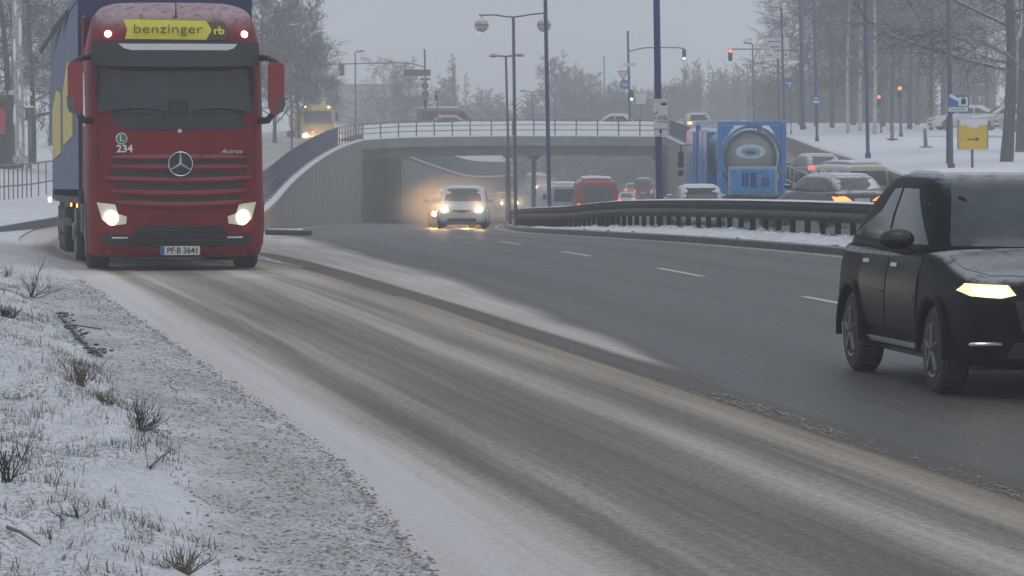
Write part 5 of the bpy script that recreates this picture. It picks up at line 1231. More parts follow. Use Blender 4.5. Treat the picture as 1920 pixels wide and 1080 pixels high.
# on the bridge level
side = R(90)
car('saloon', 'white car crossing the bridge behind the parapet, roof snowy', 'car', dict(ESTATE, L=4.0, H=1.52, ra=3.2, rt=3.5, rb=3.9), wp, at(1088, 254, 268) , R(-90), snow=1.6)
car('saloon', 'grey car with snowy roof crossing the bridge in front of the red bus', 'car', dict(HATCH), mkp('deck_grey_paint', (.28,.29,.30)), at(905, 256, 262), R(90), snow=1.8)
van('minibus', 'red bus crossing behind the bridge parapet beside the stacked signs', 'bus', dict(VAN, L=4.6, H=2.0, nose=.35, hz=.9, fa=.8, ra=3.7), mkp('bus_red', (.16,.05,.045), dirt=.4), at(899, 253, 276), R(90), snow=1.2)
t, bv = away(car, 'hatchback', 'white car with an orange light on the ramp above the tank lorry', 'car', HATCH, wp, 1311, 240, 3, z=.98, tail=M['amber'], snow=1.5)
for i, (px, lab) in enumerate(((1742, 'white parked car behind the blue car park sign'), (1812, 'silver white parked car behind the yellow detour board'))):
    car('parked_car', lab, 'car', SEDAN, wp if i == 0 else silver, at(px, 244, 222 - i*3), R(-82), snow=1.5, group='cars parked beyond the snow field')
car('parked_car', 'snow covered parked car at the edge of the trees behind the large trunk', 'car', SEDAN, silver, at(1868, 247, 214), R(-80), snow=2, group='cars parked beyond the snow field')

# yellow lorry on the left ramp
def yellow_lorry():
    yel = mkp('lorry_yellow', (.62,.43,.03), dirt=.18, dcol=(.35,.3,.2)); L = at(597, 272, 268)
    t = thing('tanker_truck', 'yellow lorry with bright headlights on the ramp above the blue railing', 'lorry', L, R(14))
    rs = [[Vector((x, y, z)) for x, y in ((-w,y0+.25),(-w*.85,y0+.06),(0,y0),(w*.85,y0+.06),(w,y0+.25),(w,2.1),(-w,2.1))] for w, y0, z in ((1.12,.06,.35),(1.25,.0,.5),(1.25,.0,1.3),(1.24,.08,1.5),(1.20,.30,2.5),(1.15,.42,2.75),(.95,.7,2.92))]
    me = MB().loft(rs).mesh('cab'); me.materials.append(yel); link('cab', me, t); bv = bvh_of([me])
    conform('windscreen', bv, 'F', [(-1.02,1.52),(1.02,1.52),(.98,2.42),(-.98,2.42)], M['glass_frost'], t, .02)
    conform('sun_visor', bv, 'F', [(-1.0,2.45),(1.0,2.45),(.98,2.62),(-.98,2.62)], yel, t, .10)
    conform('grille', bv, 'F', [(-.7,.85),(.7,.85),(.75,1.15),(-.75,1.15)], M['black'], t, .02)
    conform('bumper', bv, 'F', [(-1.1,.36),(1.1,.36),(1.1,.52),(-1.1,.52)], M['chassis'], t, .04)
    for s in (-1, 1):
        h, _ = hit(bv, 'F', s*.95, .66); hl_ = MB().lathe(h - Vector((0,.02,0)), (0,-1,0), [(-.05,.22),(.02,.20),(.03,.01)], 14).build('headlight', M['head_far'], t); MB().sphere(h - Vector((0,.06,0)), .19, 10, 6, (1,.5,1)).build('bulb', M['bulb'], hl_)
        spot(t, h - Vector((0,.15,0)), (.06,-1,.05), 1800, (1,.48,.12), 40, .1)
        h, _ = hit(bv, 'F', s*.85, 2.72); MB().sphere(h - Vector((0,.03,0)), .07, 8, 6).build('marker_light', M['marker'], t)
        MB().box((s*1.42,.35,2.0), (.2,.14,.6), None, .04).build('mirror', M['black'], t)
        for y in (1.2, 4.2, 5.5): wheel(t, s*1.05, y, .5, .34, s, truck=True)
    MB().lathe((0,0,1.75), (0,1,0), [(2.3,.3),(2.5,.9),(3.2,1.15),(5.6,1.15),(6.4,.8),(6.6,.3)], 20).build('tank', mk('pale_yellow_tank', (.55,.47,.22), .5, snow=.8), t)
    MB().box((0,4,.7), (.9,6,.3)).build('chassis', M['chassis'], t)
yellow_lorry()

# tank container lorry
def tank_lorry():
    tb = mkp('container_blue', (.03,.22,.58), dirt=.15, dcol=(.15,.17,.2), snow=.7); tg = mk('tank_grey', (.30,.31,.32), .5, .1, var=.1, scale=2, dirt=.25, dcol=(.2,.2,.2))
    d = 132; x = at(1410, 300, d).x; t = thing('tank_lorry', 'lorry carrying a grey tank in a blue container frame, seen from behind', 'lorry', (x, d, ZR(d)), R(4.6))
    Z0 = 1.18; H = 2.62; W = 1.22; L = 6.06
    # local: rear face at y=0, away is +y
    f = MB()
    for sx in (-1, 1):
        for y in (.08, L - .08): f.box((sx*(W-.08), y, Z0 + H/2), (.17,.16,H), None, .015)
        for z in (Z0 + .08, Z0 + H - .08): f.box((sx*(W-.07), L/2, z), (.13, L - .34, .14))
    for y in (.08, L - .08):
        f.box((0, y, Z0 + H - .08), (2*W - .34, .12, .14)); f.box((0, y, Z0 + .08), (2*W - .34, .12, .14))
    f.build('container_frame', tb, t)
    tk = MB().lathe((0, 0, Z0 + 1.36), (0,1,0), [(.10,.02),(.12,.35),(.20,.68),(.34,.90),(.46,.965),(.60,.965),(.61,.02)], 40).build('tank', tg, t)
    MB().lathe((0, 0, Z0 + 1.36), (0,1,0), [(.62,.05),(.62,.96),(L-.5,.965),(L-.34,.8),(L-.25,.02)], 40).build('tank_barrel', mk('barrel_steel', (.20,.30,.40), .3, .5, var=.15, scale=1.5, dirt=.2, snow=.7), t)
    ringm = MB(); ringm.loft([[Vector((math.cos(2*math.pi*k/44)*q, o_, Z0 + 1.36 + math.sin(2*math.pi*k/44)*q)) for k in range(44)] for o_, q in ((.16,1.02),(.10,1.03),(.10,1.12),(.40,1.12),(.40,1.02),(.16,1.02))], False)
    ringm.build('tank_ring', tb, t)
    for sx in (-1, 1):
        g = MB(); g.prism([(sx*.62, Z0+H-.16),(sx*1.05, Z0+H-.16),(sx*1.05, Z0+H-.75)], lambda a, b, tt: Vector((a, tt, b)), .06, .12); g.build('corner_gusset', tb, t); g = MB()
        g.prism([(sx*.70, Z0+.16),(sx*1.05, Z0+.16),(sx*1.05, Z0+.75)], lambda a, b, tt: Vector((a, tt, b)), .06, .12)
        g.build('corner_gusset', tb, t)
    cl = MB()   # blue cladding panels along the visible side
    for y0, y1 in ((3.3, 4.4), (4.6, 5.8)): MB().box((-W+.06, (y0+y1)/2, Z0 + 1.3), (.03, y1-y0, 2.0), None, .01).build('side_panel', tb, t)
    bdm = MB().box((.02, -.05, Z0 + .52), (1.74,.05,1.0), None, .01).build('rear_board', mk('board_frame_grey', (.42,.43,.44), .5, snow=.9), t)
    MB().box((.02, -.085, Z0 + .50), (1.58,.03,.86), None, .005).build('board_face', mk('board_blue', (.04,.27,.66), .45, dirt=.1, dcol=(.2,.25,.3)), bdm)
    dp = mk('board_navy_print', (.02,.04,.18), .5)
    m = MB()
    for xx, w, h in ((-.30,.10,.52),(-.17,.10,.52),(.0,.09,.52),(.10,.12,.52)): m.box((xx - .02, -.105, Z0 + .56), (w,.008,h))
    for xx, w, h in ((.36,.07,.26),(.46,.07,.26),(.56,.07,.26)): m.box((xx, -.105, Z0 + .44), (w,.008,h))
    m.box((.46,-.105,Z0+.60),(.26,.008,.05)); m.box((.11,-.106,Z0+.30),(.14,.008,.05)); m.build('board_print', dp, bdm)
    lo = mk('logo_pale', (.50,.62,.68), .5); bvt = bvh_of([tk.data])
    lp = conform('logo_oval', bvt, 'F', oval(-.03, Z0 + 1.55, .54, .26, 24), lo, t, .012, .3)
    conform('logo_emblem', bvt, 'F', oval(-.03, Z0 + 1.55, .32, .15, 20), mk('logo_blue', (.16,.36,.48), .5), lp, .018, .3)
    conform('logo_mark', bvt, 'F', [(-.23,Z0+1.52),(-.03,Z0+1.47),(.17,Z0+1.52),(.12,Z0+1.55),(.0,Z0+1.56),(-.03,Z0+1.64),(-.06,Z0+1.56),(-.18,Z0+1.55)], mk('logo_dark', (.03,.09,.14), .5), lp, .026, .3)
    conform('tank_lettering', bvt, 'F', rect(-.5,.45,Z0+2.02,Z0+2.06), mk('tank_faint_print', (.22,.23,.24), .5), lp, .012, .3)
    # chassis, bumper, lights
    c = MB().box((.42, 4, .95), (.12,9,.3)); c.box((-.42, 4, .95), (.12,9,.3)); c.box((0,.1,1.08), (2.4,.25,.14)); c.box((0,-.05,.55), (2.3,.12,.16)); c.build('chassis', M['chassis'], t)
    for k, px in enumerate((-.95, -.4, .25, .72)): MB().box((px, -.12, .72), (.42 if k in (1,2) else .30,.02,.2)).build('rear_plate', M['white_sign'], t)
    for sx in (-1.0, .95, 1.12): MB().box((sx, -.135, .74), (.14,.02,.12), None, .01).build('tail_light', M['tail'], t)
    for s in (-1, 1):
        for y in (1.0, 2.3, 3.6, 8.2): wheel(t, s*1.02, y, .5, .4, s, truck=True)
        MB().box((s*1.0, .35, .6), (.5,.03,.6)).build('mud_flap', M['rubber'], t)
    MB().box((0, 7.9, 2.1), (2.4,2.2,2.9), None, .15).build('cab', tb, t)
    for s in (-1, 1):
        a = MB().path([(s*1.2,8.6,2.9),(s*1.45,8.6,2.9),(s*1.45,8.6,2.5)], .03, 5); a.box((s*1.45,8.6,2.35), (.22,.12,.6), None, .05); a.box((s*1.45,8.6,1.85), (.2,.12,.24), None, .05); a.build('mirror', M['black'], t)
tank_lorry()
# snow laden shrub left of the silver car
# ---------------------------------------------------------------- buildings
def house(name, label, px0, px1, pyt, d, zb, wall, roofmat, depth=8, windows=(), cat='house', roof_h=1.2):
    a = at(px0, pyt, d); b = at(px1, pyt, d); W = b.x - a.x; H = a.z - zb
    t = thing(name, label, cat, ((a.x+b.x)/2, d, zb))
    MB().box((0, depth/2, H/2), (W, depth, H)).build('wall', wall, t)
    MB().loft([[Vector((-W/2-.3, -.35, H)), Vector((W/2+.3, -.35, H)), Vector((W/2+.3, depth+.35, H)), Vector((-W/2-.3, depth+.35, H))],
               [Vector((-W/2-.3, -.35, H+.15)), Vector((W/2+.3, -.35, H+.15)), Vector((W/2+.3, depth+.35, H+.15)), Vector((-W/2-.3, depth+.35, H+.15))],
               [Vector((-W/2+1.0, depth*.42, H+roof_h)), Vector((W/2-1.0, depth*.42, H+roof_h)), Vector((W/2-1.0, depth*.58, H+roof_h)), Vector((-W/2+1.0, depth*.58, H+roof_h))]]).build('roof', roofmat, t)
    for (wx, wy, ww, wh) in windows:
        c = at(wx, wy, d) - t.location; w = ww/(F/d); h = wh/(F/d)
        fr = MB().box((c.x, -.03, c.z), (w+.24, .10, h+.24)).build('window', M['white_paint'], t)
        MB().box((c.x, -.09, c.z), (w, .03, h)).build('pane', M['glass_frost'], fr); MB().box((c.x, -.11, c.z), (.07,.02,h)).build('mullion', M['white_paint'], fr)
    return t
pinkw = mk('pink_plaster', (.30,.245,.24), .9, var=.08, scale=.6); snowroof = M['snow']
house('house', 'pale pink house with snowy roof and white framed windows behind the bridge approach', 612, 752, 158, 520, .6, pinkw, snowroof, 9, ((660,176,7,14),(690,176,8,16),(722,176,8,14),(640,176,7,14),(690,214,9,14),(722,214,9,14)), roof_h=.55)
house('house', 'low reddish shop building with orange fascia right of the pink house', 700, 800, 184, 480, .6, mk('shop_plaster', (.34,.27,.25), .9), mk('orange_fascia', (.36,.17,.12), .7, snow=.7), 8, ((730,205,18,16),(770,205,16,16)), 'building', .5)
house('house', 'red brick house half hidden behind the trunks on the right', 1795, 1868, 112, 300, 1.3, mk('red_brick_wall', (.26,.11,.10), .9), snowroof, 9, ((1815,150,8,14),(1842,150,8,14),(1815,190,8,14),(1842,190,8,14)), roof_h=1.4)
house('kiosk', 'small dark kiosk with thick snowy roof at the left edge', -60, 20, 178, 150, -.2, mk('kiosk_brown', (.09,.075,.07), .9), snowroof, 4, ((2,230,16,30),), 'building', .35)
t = thing('red_panel_sign', 'red advertising panel on the kiosk front at the left edge', 'sign', at(0, 236, 149.6)); MB().box((0,0,.2), (.42,.06,1.0), None, .02).build('sign_face', M['red_sign'], t)
a = at(851, 205, 500); t = thing('chimney_tower', 'faint slim tower far behind the red bus', 'tower', Vector((a.x, 500, 0))); MB().path([(0,0,-2),(0,0,9.0)], [.30,.24], 10).build('tower_shaft', mk('tower_grey', (.15,.15,.16), .9), t); MB().lathe((0,0,9.0), (0,0,1), [(0,.3),(.25,.34),(.3,.2)], 10).build('tower_cap', M['concrete_dark'], t)
# yellow box and clutter behind the left fence
t = thing('street_cabinet', 'small weathered yellow cabinet between utility pole and lorry', 'cabinet', at(55, 300, 135)); c_ = P_(t, 55, 214, 135)
MB().path([(0,0,-.3),(0,0,c_.z)], .05, 8).build('post', M['rail_steel'], t); MB().box(c_, (.30,.3,.46), None, .03).build('box', mk('faded_yellow', (.15,.12,.07), .8), t); MB().box(c_ + Vector((0,0,.26)), (.33,.33,.07), None, .03).build('snow_cap', M['snow_cap'], t)

# ---------------------------------------------------------------- left fence
fl = Curve([(112,-16.4),(118,-15.9),(126,-15.2),(140,-14.6)])
def fence_left():
    p = [at(-40, 377, 113), at(0, 376, 114), at(60, 370, 117), at(105, 362, 121), at(190, 352, 127)]
    t = thing('bar_fence', 'dark fence of spaced upright bars standing in snow left of the lorry', 'fence', p[0]); o = p[0]
    hs = 1.06
    pts = []
    for a, b in zip(p, p[1:]):
        n = max(1, int((b-a).length/.30)); pts += [lerp(a, b, i/n) for i in range(n)]
    pts.append(p[-1])
    bars = []
    L = 0; acc = 0
    mb = M['rail_steel']; bm_ = MB().box((0,0,hs/2), (.035,.035,hs)).mesh('bar', smooth=False); bm_.materials.append(mb)
    # spacing along the picture is about 9 px: place bars evenly in x
    x0, x1 = p[0].x, p[-1].x; n = 26
    def on(x):
        for a, b in zip(p, p[1:]):
            if a.x <= x <= b.x: return lerp(a, b, (x-a.x)/(b.x-a.x))
        return p[-1]
    for i in range(n+1):
        b = link('bar', bm_, t); b.location = on(lerp(x0, x1, i/n)) - o
    for h in (hs, .42): MB().path([q - o + Vector((0,0,h)) for q in p], .028, 6).build('rail', mb, t)
fence_left()
# low kerb block on the island
t = thing('kerb_block', 'low dark concrete block lying on the snowy island beside the lorry', 'kerb block', at(541, 441, 80)); MB().box((0,0,.06), (1.0,.18,.12), Matrix.Rotation(.02,3,'Y'), .02).build('block', M['chassis'], t); 
MB().box((-.1,.25,.09), (.8,.3,.08), None, .03).build('block_snow', M['snow_cap'], t)

# ---------------------------------------------------------------- trees
M['bark'] = mk('bark', (.065,.055,.047), .95, var=.4, scale=9, bump=.6, bscale=20, snow=.8, dirt=.4, dcol=(.17,.165,.16))
M['twig'] = mk('twig', (.070,.062,.056), .95, var=.2, snow=.42)
M['far_twig'] = mk('far_twig', (.075,.07,.07), .95, var=.15, snow=.12)
M['birch'] = mk('birch_bark', (.46,.45,.43), .9, var=.4, scale=5, snow=.8)
def tree_mesh(seed, H, tr, first=.28, nl=15, spread=.42, droop=0., sub=(5,5,4), lean=(0,0), tw=.013, up=.5, dens=1.0):
    r_ = random.Random(seed); T = MB(); Cw = MB()
    def branch(p, dr, ln, r, lvl, mbx):
        n = 4 if lvl < 3 else 2; pts = [p]; d = dr.normalized(); rad = [r]
        for i in range(n):
            wob = .22 if lvl < 2 else .30
            d = (d + Vector((r_.uniform(-wob,wob), r_.uniform(-wob,wob), r_.uniform(-wob,wob) + (.10*up if lvl < 2 else -.10*droop)))).normalized()
            pts.append(pts[-1] + d*ln/n); rad.append(r*(1 - .72*(i+1)/n))
        mbx.path(pts, rad, 6 if lvl == 0 else 5 if lvl == 1 else 3, lvl < 2)
        return pts
    def spawn(pts, ln, r, lvl):
        if lvl > 3: return
        k = int(sub[lvl-1]*dens)
        for i in range(k):
            f = r_.uniform(.22, 1.0); j = min(int(f*(len(pts)-1)), len(pts)-2); q = lerp(pts[j], pts[j+1], f*(len(pts)-1) - j)
            base = (pts[j+1] - pts[j]).normalized()
            side = Vector((r_.uniform(-1,1), r_.uniform(-1,1), r_.uniform(-.35,.8) - droop)); d = (base*.75 + side*.85).normalized()
            l2 = ln*r_.uniform(.38,.62); r2 = max(tw*.8, r*.5) if lvl < 3 else tw
            pp = branch(q, d, l2, r2, lvl + 1, Cw); spawn(pp, l2, r2, lvl + 1)
    pts = []; n = 12
    for i in range(n+1):
        f = i/n; pts.append(Vector((lean[0]*f*H + .35*math.sin(f*5 + seed)*tr*7*f, lean[1]*f*H + .25*math.sin(f*4 + 2*seed)*tr*6*f, H*f)))
    T.path([Vector((0,0,-.4))] + pts, [tr*1.5] + [max(.02, tr*(1.12 if i == 0 else 1)*(1 - .9*(i/n)**1.2)) for i in range(n+1)], 9)
    for i in range(nl):
        f = first + (1-first)*((i + r_.random())/nl)**.9
        j = min(int(f*n), n-1); q = lerp(pts[j], pts[j+1], f*n - j); a = i*2.4 + r_.uniform(-.5,.5)
        ln = H*spread*(1 - .62*(f-first)/(1-first))*r_.uniform(.7,1.15); el = r_.uniform(.15,.75)*up*1.4 + .1
        pp = branch(q, Vector((math.cos(a), math.sin(a), el)), ln, tr*.42*(1.1-f), 1, T if ln > H*.3 else Cw); spawn(pp, ln, tr*.3*(1.1-f), 1)
    return T.mesh('trunk'), Cw.mesh('crown')
KIND = {}
def kind(k, *a, **kw):
    tm, cm = tree_mesh(*a, **kw); KIND[k] = (tm, cm)
kind('oak', 1, 15, .20, first=.17, nl=24, spread=.40, sub=(6,7,6), tw=.016, droop=.25, up=.35)
kind('lime', 2, 17, .17, first=.14, nl=28, spread=.34, sub=(6,7,5), droop=.5, up=.25, tw=.016)
kind('slim', 3, 16, .12, first=.20, nl=28, spread=.26, sub=(6,6,5), up=.4, droop=.3, tw=.015)
kind('birch', 4, 15, .10, first=.24, nl=26, spread=.26, sub=(6,6,5), droop=.7, up=.3, tw=.014)
kind('big', 5, 14, .25, first=.22, nl=20, spread=.46, sub=(6,7,6), lean=(-.035,0), tw=.014, droop=.3, up=.35)
kind('bushy', 6, 9, .12, first=.08, nl=34, spread=.40, sub=(7,7,5), up=.9, tw=.017)
kind('poplar', 8, 16, .2, first=.10, nl=34, spread=.15, sub=(6,5,4), up=1.4, tw=.018)
def tree(k, name, label, px, d, zb, sc=1., rz=0., bark='bark', group=None, sxy=None):
    x = at(px, 240, d).x; t = thing(name, label, 'tree', (x, d, zb), rz, group); t.scale = (sxy or sc, sxy or sc, sc)
    for me, nm in zip(KIND[k], ('trunk', 'crown')):
        o = link(nm, me, t)
        if not me.materials: me.materials.append(M['bark'])
        o.material_slots[0].link = 'OBJECT'; o.material_slots[0].material = M['bark' if nm == 'trunk' and bark == 'bark' else bark if nm == 'trunk' else 'twig']
    return t
r4 = random.Random(44)
G1 = 'bare trees on the right beyond the snow field'
tree('big', 'bare_tree', 'big dark bare tree with snow streaked trunk right of the yellow detour board', 1888, 146, ZF(146) - .05, 1.0, 2.2, group=G1)
tree('oak', 'bare_tree', 'large dark bare tree at the right edge, thicker than its neighbour by the detour board', 1914, 172, ZF(172) - .1, 1.15, .7, group=G1)
tree('birch', 'birch_tree', 'pale birch with white trunk standing at the left end of the wood', 1590, 232, ZF(232) - .1, 1.0, 0, 'birch', G1)
tree('birch', 'birch_tree', 'second thin birch just right of the pale white trunk', 1613, 240, ZF(240) - .1, 1.1, 1.3, 'birch', G1)
tree('slim', 'bare_tree', 'slim pale trunk beside the lower red signal', 1640, 228, ZF(228) - .1, 1.0, 2.0, 'birch', G1)
for px, d, k, sc, lab in ((1672,240,'slim',1.05,'slim grey tree between the two red signals'),(1706,250,'lime',1.0,'spreading grey tree behind the wooden post with dark footing'),(1746,244,'slim',1.1,'straight grey trunk above the parked white car'),
        (1768,262,'oak',1.0,'wide crowned tree behind the blue car park sign'),(1655,275,'oak',1.05,'broad crown behind the plain blue pole'),(1560,262,'lime',.95,'snowy spreading tree right of the small square blue sign'),
        (1530,285,'lime',.95,'pale snowy tree behind the pole with small square sign'),(1500,300,'oak',.85,'faint outermost tree behind the thick faint pole'),(1600,300,'oak',1.1,'hazy broad tree behind the birches'),
        (1720,300,'lime',1.15,'hazy tall tree behind the spreading grey tree'),(1800,290,'slim',1.2,'hazy slim tree in front of the red brick house'),(1850,270,'lime',1.0,'spreading tree behind the big snow streaked trunk'),
        (1905,255,'slim',1.15,'slim tree behind the large tree at the right edge'),(1625,330,'slim',1.2,'faint slim tree deep in the wood behind the birches'),(1690,340,'oak',1.2,'faint broad tree deep in the wood between the signals'),(1780,350,'oak',1.25,'faint broad tree deep in the wood left of the brick house')):
    tree(k, 'bare_tree', lab, px, d, ZF(d) - .1, sc, px*.37, group=G1)
fw4 = MB()
for i in range(230):
    px = r4.uniform(1420, 1745); d = r4.uniform(345, 430); p = at(px, 230, d); h = 2.2 + r4.uniform(0, 3.2)
    for k in range(46):
        z = r4.uniform(0, h); a = r4.uniform(0, 6.28); l = r4.uniform(.4,1.7); fw4.path([(p.x + r4.uniform(-.5,.5), d, 1.2 + z), (p.x + math.cos(a)*l, d + math.sin(a)*l, 1.2 + z + r4.uniform(.1,1.0))], [.05,.025], 3, False)
tag(fw4.build('undergrowth', M['far_twig'], angle=60), 'dim thicket filling the wood behind the birches', None, None, 'stuff')
G2 = 'bare trees behind the red lorry'
for px, d, k, sc, lab in ((515,240,'bushy',1.05,'rounded bare tree just right of the lorry mirror'),(560,262,'bushy',1.0,'rounded bare tree above the yellow lorry'),(488,215,'lime',.62,'dense bare tree half hidden by the lorry cab'),(590,300,'bushy',.7,'low bare bush between yellow lorry and pink house'),
        (12,150,'oak',.8,'dark bare tree at the left edge behind the kiosk'),(62,160,'lime',.75,'dark bare tree right of the pale utility pole'),(-30,190,'oak',1.0,'large dark tree cut by the left edge'),(95,200,'slim',.9,'slim tree between utility pole and trailer'),(30,230,'oak',1.1,'tall hazy tree behind the utility pole'),(110,260,'oak',.9,'hazy broad tree behind the trailer')):
    tree(k, 'bare_tree', lab, px, d, ZP(d) + .1, sc, px*.51, group=G2)
G3 = 'hazy trees far beyond the bridge'
FARZ = -1.0
for i, (px, d, k, sc, lab) in enumerate(((850,430,'poplar',.62,'faint narrow tree beside the slim tower'),(835,420,'bushy',.75,'faint round tree left of the slim tower'),(872,440,'poplar',.5,'faint narrow tree right of the slim tower'),(1040,430,'bushy',1.0,'faint round tree behind the slender blue pole'),(1078,445,'bushy',.9,'faint round tree right of the slender blue pole'),
        (1105,460,'bushy',.85,'faint low tree left of the thin mast'),(1150,470,'bushy',.75,'faint low tree right of the thin mast'),(760,400,'bushy',.9,'faint tree behind the name board'),(720,410,'oak',.62,'faint tree over the pink house roof'),(905,450,'bushy',.65,'faint tree behind the left globe lamp post'),(935,470,'bushy',.6,'faint tree behind the twin lamp post'),(1000,480,'bushy',.62,'faint tree behind the small distant lamp'))):
    tree(k, 'bare_tree', lab, px, d, FARZ, sc, i*1.7, group=G3)
# far wood that reads as one mass
fw = MB(); r_ = random.Random(11)
for i in range(240):
    px = r_.uniform(1080, 1500); d = r_.uniform(430, 620); p = at(px, 230, d); h = 4.2 + 3.2*sstep(1180,1330,px) + r_.uniform(-1.2,1.6)
    fw.path([(p.x, d, -2), (p.x + r_.uniform(-.3,.3), d, h)], [.10,.03], 4, False)
    for k in range(64):
        z = r_.uniform(-.5, h); a = r_.uniform(0, 6.28); l = r_.uniform(.5,2.6)*(1.1 - z/(h+1.5)); fw.path([(p.x + r_.uniform(-.5,.5), d, z), (p.x + math.cos(a)*l, d + math.sin(a)*l, z + r_.uniform(.0,1.1))], [.055,.03], 3, False)
tag(fw.build('far_wood', M['far_twig'], angle=60), 'hazy mass of bare woodland beyond the bridge', None, None, 'stuff')
fw3 = MB()
for i in range(170):
    px = r_.uniform(960, 1260); d = r_.uniform(425, 520); p = at(px, 230, d); h = r_.uniform(-1.0, 2.2)
    for k in range(40):
        z = r_.uniform(-7, h); a = r_.uniform(0, 6.28); l = r_.uniform(.5,1.9); fw3.path([(p.x + r_.uniform(-.6,.6), d, z), (p.x + math.cos(a)*l, d + math.sin(a)*l, z + r_.uniform(.1,1.0))], [.07,.035], 3, False)
tag(fw3.build('far_scrub', M['far_twig'], angle=60), 'hazy dark thicket seen through the bridge opening', None, None, 'stuff')
fw2 = MB()
for i in range(140):
    px = r_.uniform(560, 1080); d = r_.uniform(440, 640); p = at(px, 230, d); h = 3.2 + r_.uniform(-1.2,1.6)
    for k in range(26):
        z = r_.uniform(-1.5, h); a = r_.uniform(0, 6.28); l = r_.uniform(.5,1.6); fw2.path([(p.x, d, z), (p.x + math.cos(a)*l, d + math.sin(a)*l, z + r_.uniform(.2,.9))], [.09,.05], 3, False)
tag(fw2.build('far_scrub', M['far_twig'], angle=60), 'hazy low scrub behind the bridge and pink house', None, None, 'stuff')

# ---------------------------------------------------------------- roadside plants
def xyz_left(px, py):
    """point of the left verge surface under the photograph's pixel"""
    d = 20.0
    for _ in range(60):
        p = at(px, py, d); w = EL(d) - p.x; z = hleft(d, max(w, 0)); k = (CAMZ - z)/(CAMZ - p.z) if CAMZ - p.z > .01 else 1
        d = lerp(d, d*k, .6)
    p = at(px, py, d); w = EL(d) - p.x; return Vector((p.x, d, hleft(d, max(w,0))))
M['dry'] = mk('dry_grass', (.17,.13,.08), .95, var=.45, scale=3, snow=.5)
M['dark_twig'] = mk('dark_twig', (.045,.038,.033), .95, var=.3, snow=.35)
def twiggy(name, label, cat, px, py, h, seed, n=7, spread=1.0, lean=0., mat='dark_twig', r=.006):
    p = xyz_left(px, py); t = thing(name, label, cat, p); r_ = random.Random(seed)
    r *= .6
    for i in range(int(n*1.8)):
        m = MB(); a = r_.uniform(0, 6.28); d = Vector((math.cos(a)*spread + lean, math.sin(a)*spread*.6, r_.uniform(.5,1.2))).normalized(); l = h*r_.uniform(.6,1.1)
        pts = [Vector((r_.uniform(-.03,.03), r_.uniform(-.03,.03), -.02))]
        for k in range(4):
            d = (d + Vector((r_.uniform(-.38,.38), r_.uniform(-.38,.38), r_.uniform(-.35,.2)))).normalized(); pts.append(pts[-1] + d*l/4)
        m.path(pts, [r, r*.85, r*.7, r*.5, r*.3], 4)
        for k in range(4):
            j = r_.randint(1, 3); dd = (pts[j+1]-pts[j]).normalized() + Vector((r_.uniform(-.8,.8), r_.uniform(-.8,.8), r_.uniform(-.2,.7))); dd.normalize()
            q = pts[j]; m.path([q, q + dd*l*.22, q + dd*l*.38 + Vector((0,0,.02))], [r*.6, r*.45, r*.25], 3)
        m.build('stem', M[mat], t)
    return t
twiggy('dry_bush', 'dry twiggy bush leaning to the road in front of the lorry wheels', 'bush', 58, 556, .42, 5, 9, .9, .9, r=.007)
twiggy('dry_bush', 'dark dry plant at the slush edge, halfway down the verge', 'bush', 262, 806, .22, 6, 12, .5, .1, r=.006)
twiggy('dry_bush', 'dry brown tuft near the bottom edge of the verge', 'bush', 345, 1074, .16, 9, 16, .7, 0, 'dry', r=.005)
twiggy('dry_bush', 'thick dry stalks at the left edge above the bare soil hollow', 'bush', 8, 905, .25, 10, 6, .5, .35, r=.008)
twiggy('dry_bush', 'low dead stems bent over in the snow near the bottom left', 'bush', 140, 972, .12, 12, 7, 1.3, -.2, r=.005)
twiggy('dry_bush', 'tall brown grass tuft in the middle of the verge', 'bush', 150, 722, .22, 15, 18, .35, 0, 'dry', r=.005)
twiggy('dry_bush', 'brown tuft at the slush edge below the fallen branch', 'bush', 203, 768, .13, 16, 12, .4, 0, 'dry', r=.005)
twiggy('dry_bush', 'dark leafy lump at the left edge of the verge', 'bush', 14, 600, .18, 17, 14, .5, 0, r=.010)
twiggy('dry_bush', 'thin dry stems standing at the far left of the verge top', 'bush', 12, 520, .18, 18, 9, .6, 0, r=.005)
# fallen branch: a dark stem with lumps of leaf litter
p = xyz_left(148, 632); t = thing('fallen_branch', 'dark fallen branch with rotting leaves lying at the slush edge', 'branch', p)
pts = [xyz_left(px, py) - p + Vector((0,0,.02)) for px, py in ((112,594),(130,615),(150,638),(172,660),(192,672))]
MB().path(pts, [.012,.02,.022,.018,.008], 6).build('stem', M['dark_twig'], t); MB().path([pts[1] + Vector((0,0,.02)), xyz_left(190,627) - p + Vector((0,0,.05))], [.008,.007], 5).build('side_stem', M['dark_twig'], t)
m = MB(); r_ = random.Random(4)
for i in range(90):
    f = r_.random()*3.99; j = int(f); q = lerp(pts[j], pts[j+1], f-j) + Vector((r_.gauss(0,.035), r_.gauss(0,.05), r_.uniform(0,.035))); m.sphere(q, r_.uniform(.008,.022), 5, 3, (1.4,1,.6))
tag(m.build('leaf_litter', M['dark_twig'], t), kind='stuff')
for (px0, py0, px1, py1, lab) in ((282,880,322,858,'bent brown twig rising from the snow ridge beside the slush'),(14,1000,75,1058,'straight thin twig lying in the bottom left snow'),(112,1064,137,1040,'short dark stick near the bottom left edge'),(172,712,200,690,'short curved twig at the slush edge above the dark plant')):
    a = xyz_left(px0, py0); b = xyz_left(px1, py1); t = thing('twig', lab, 'twig', a); c = b - a
    MB().path([Vector((0,0,.01)), c*.4 + Vector((0,0,.04)), c + Vector((0,0,.06))], [.010,.008,.004], 5).build('stem', M['dark_twig'], t)
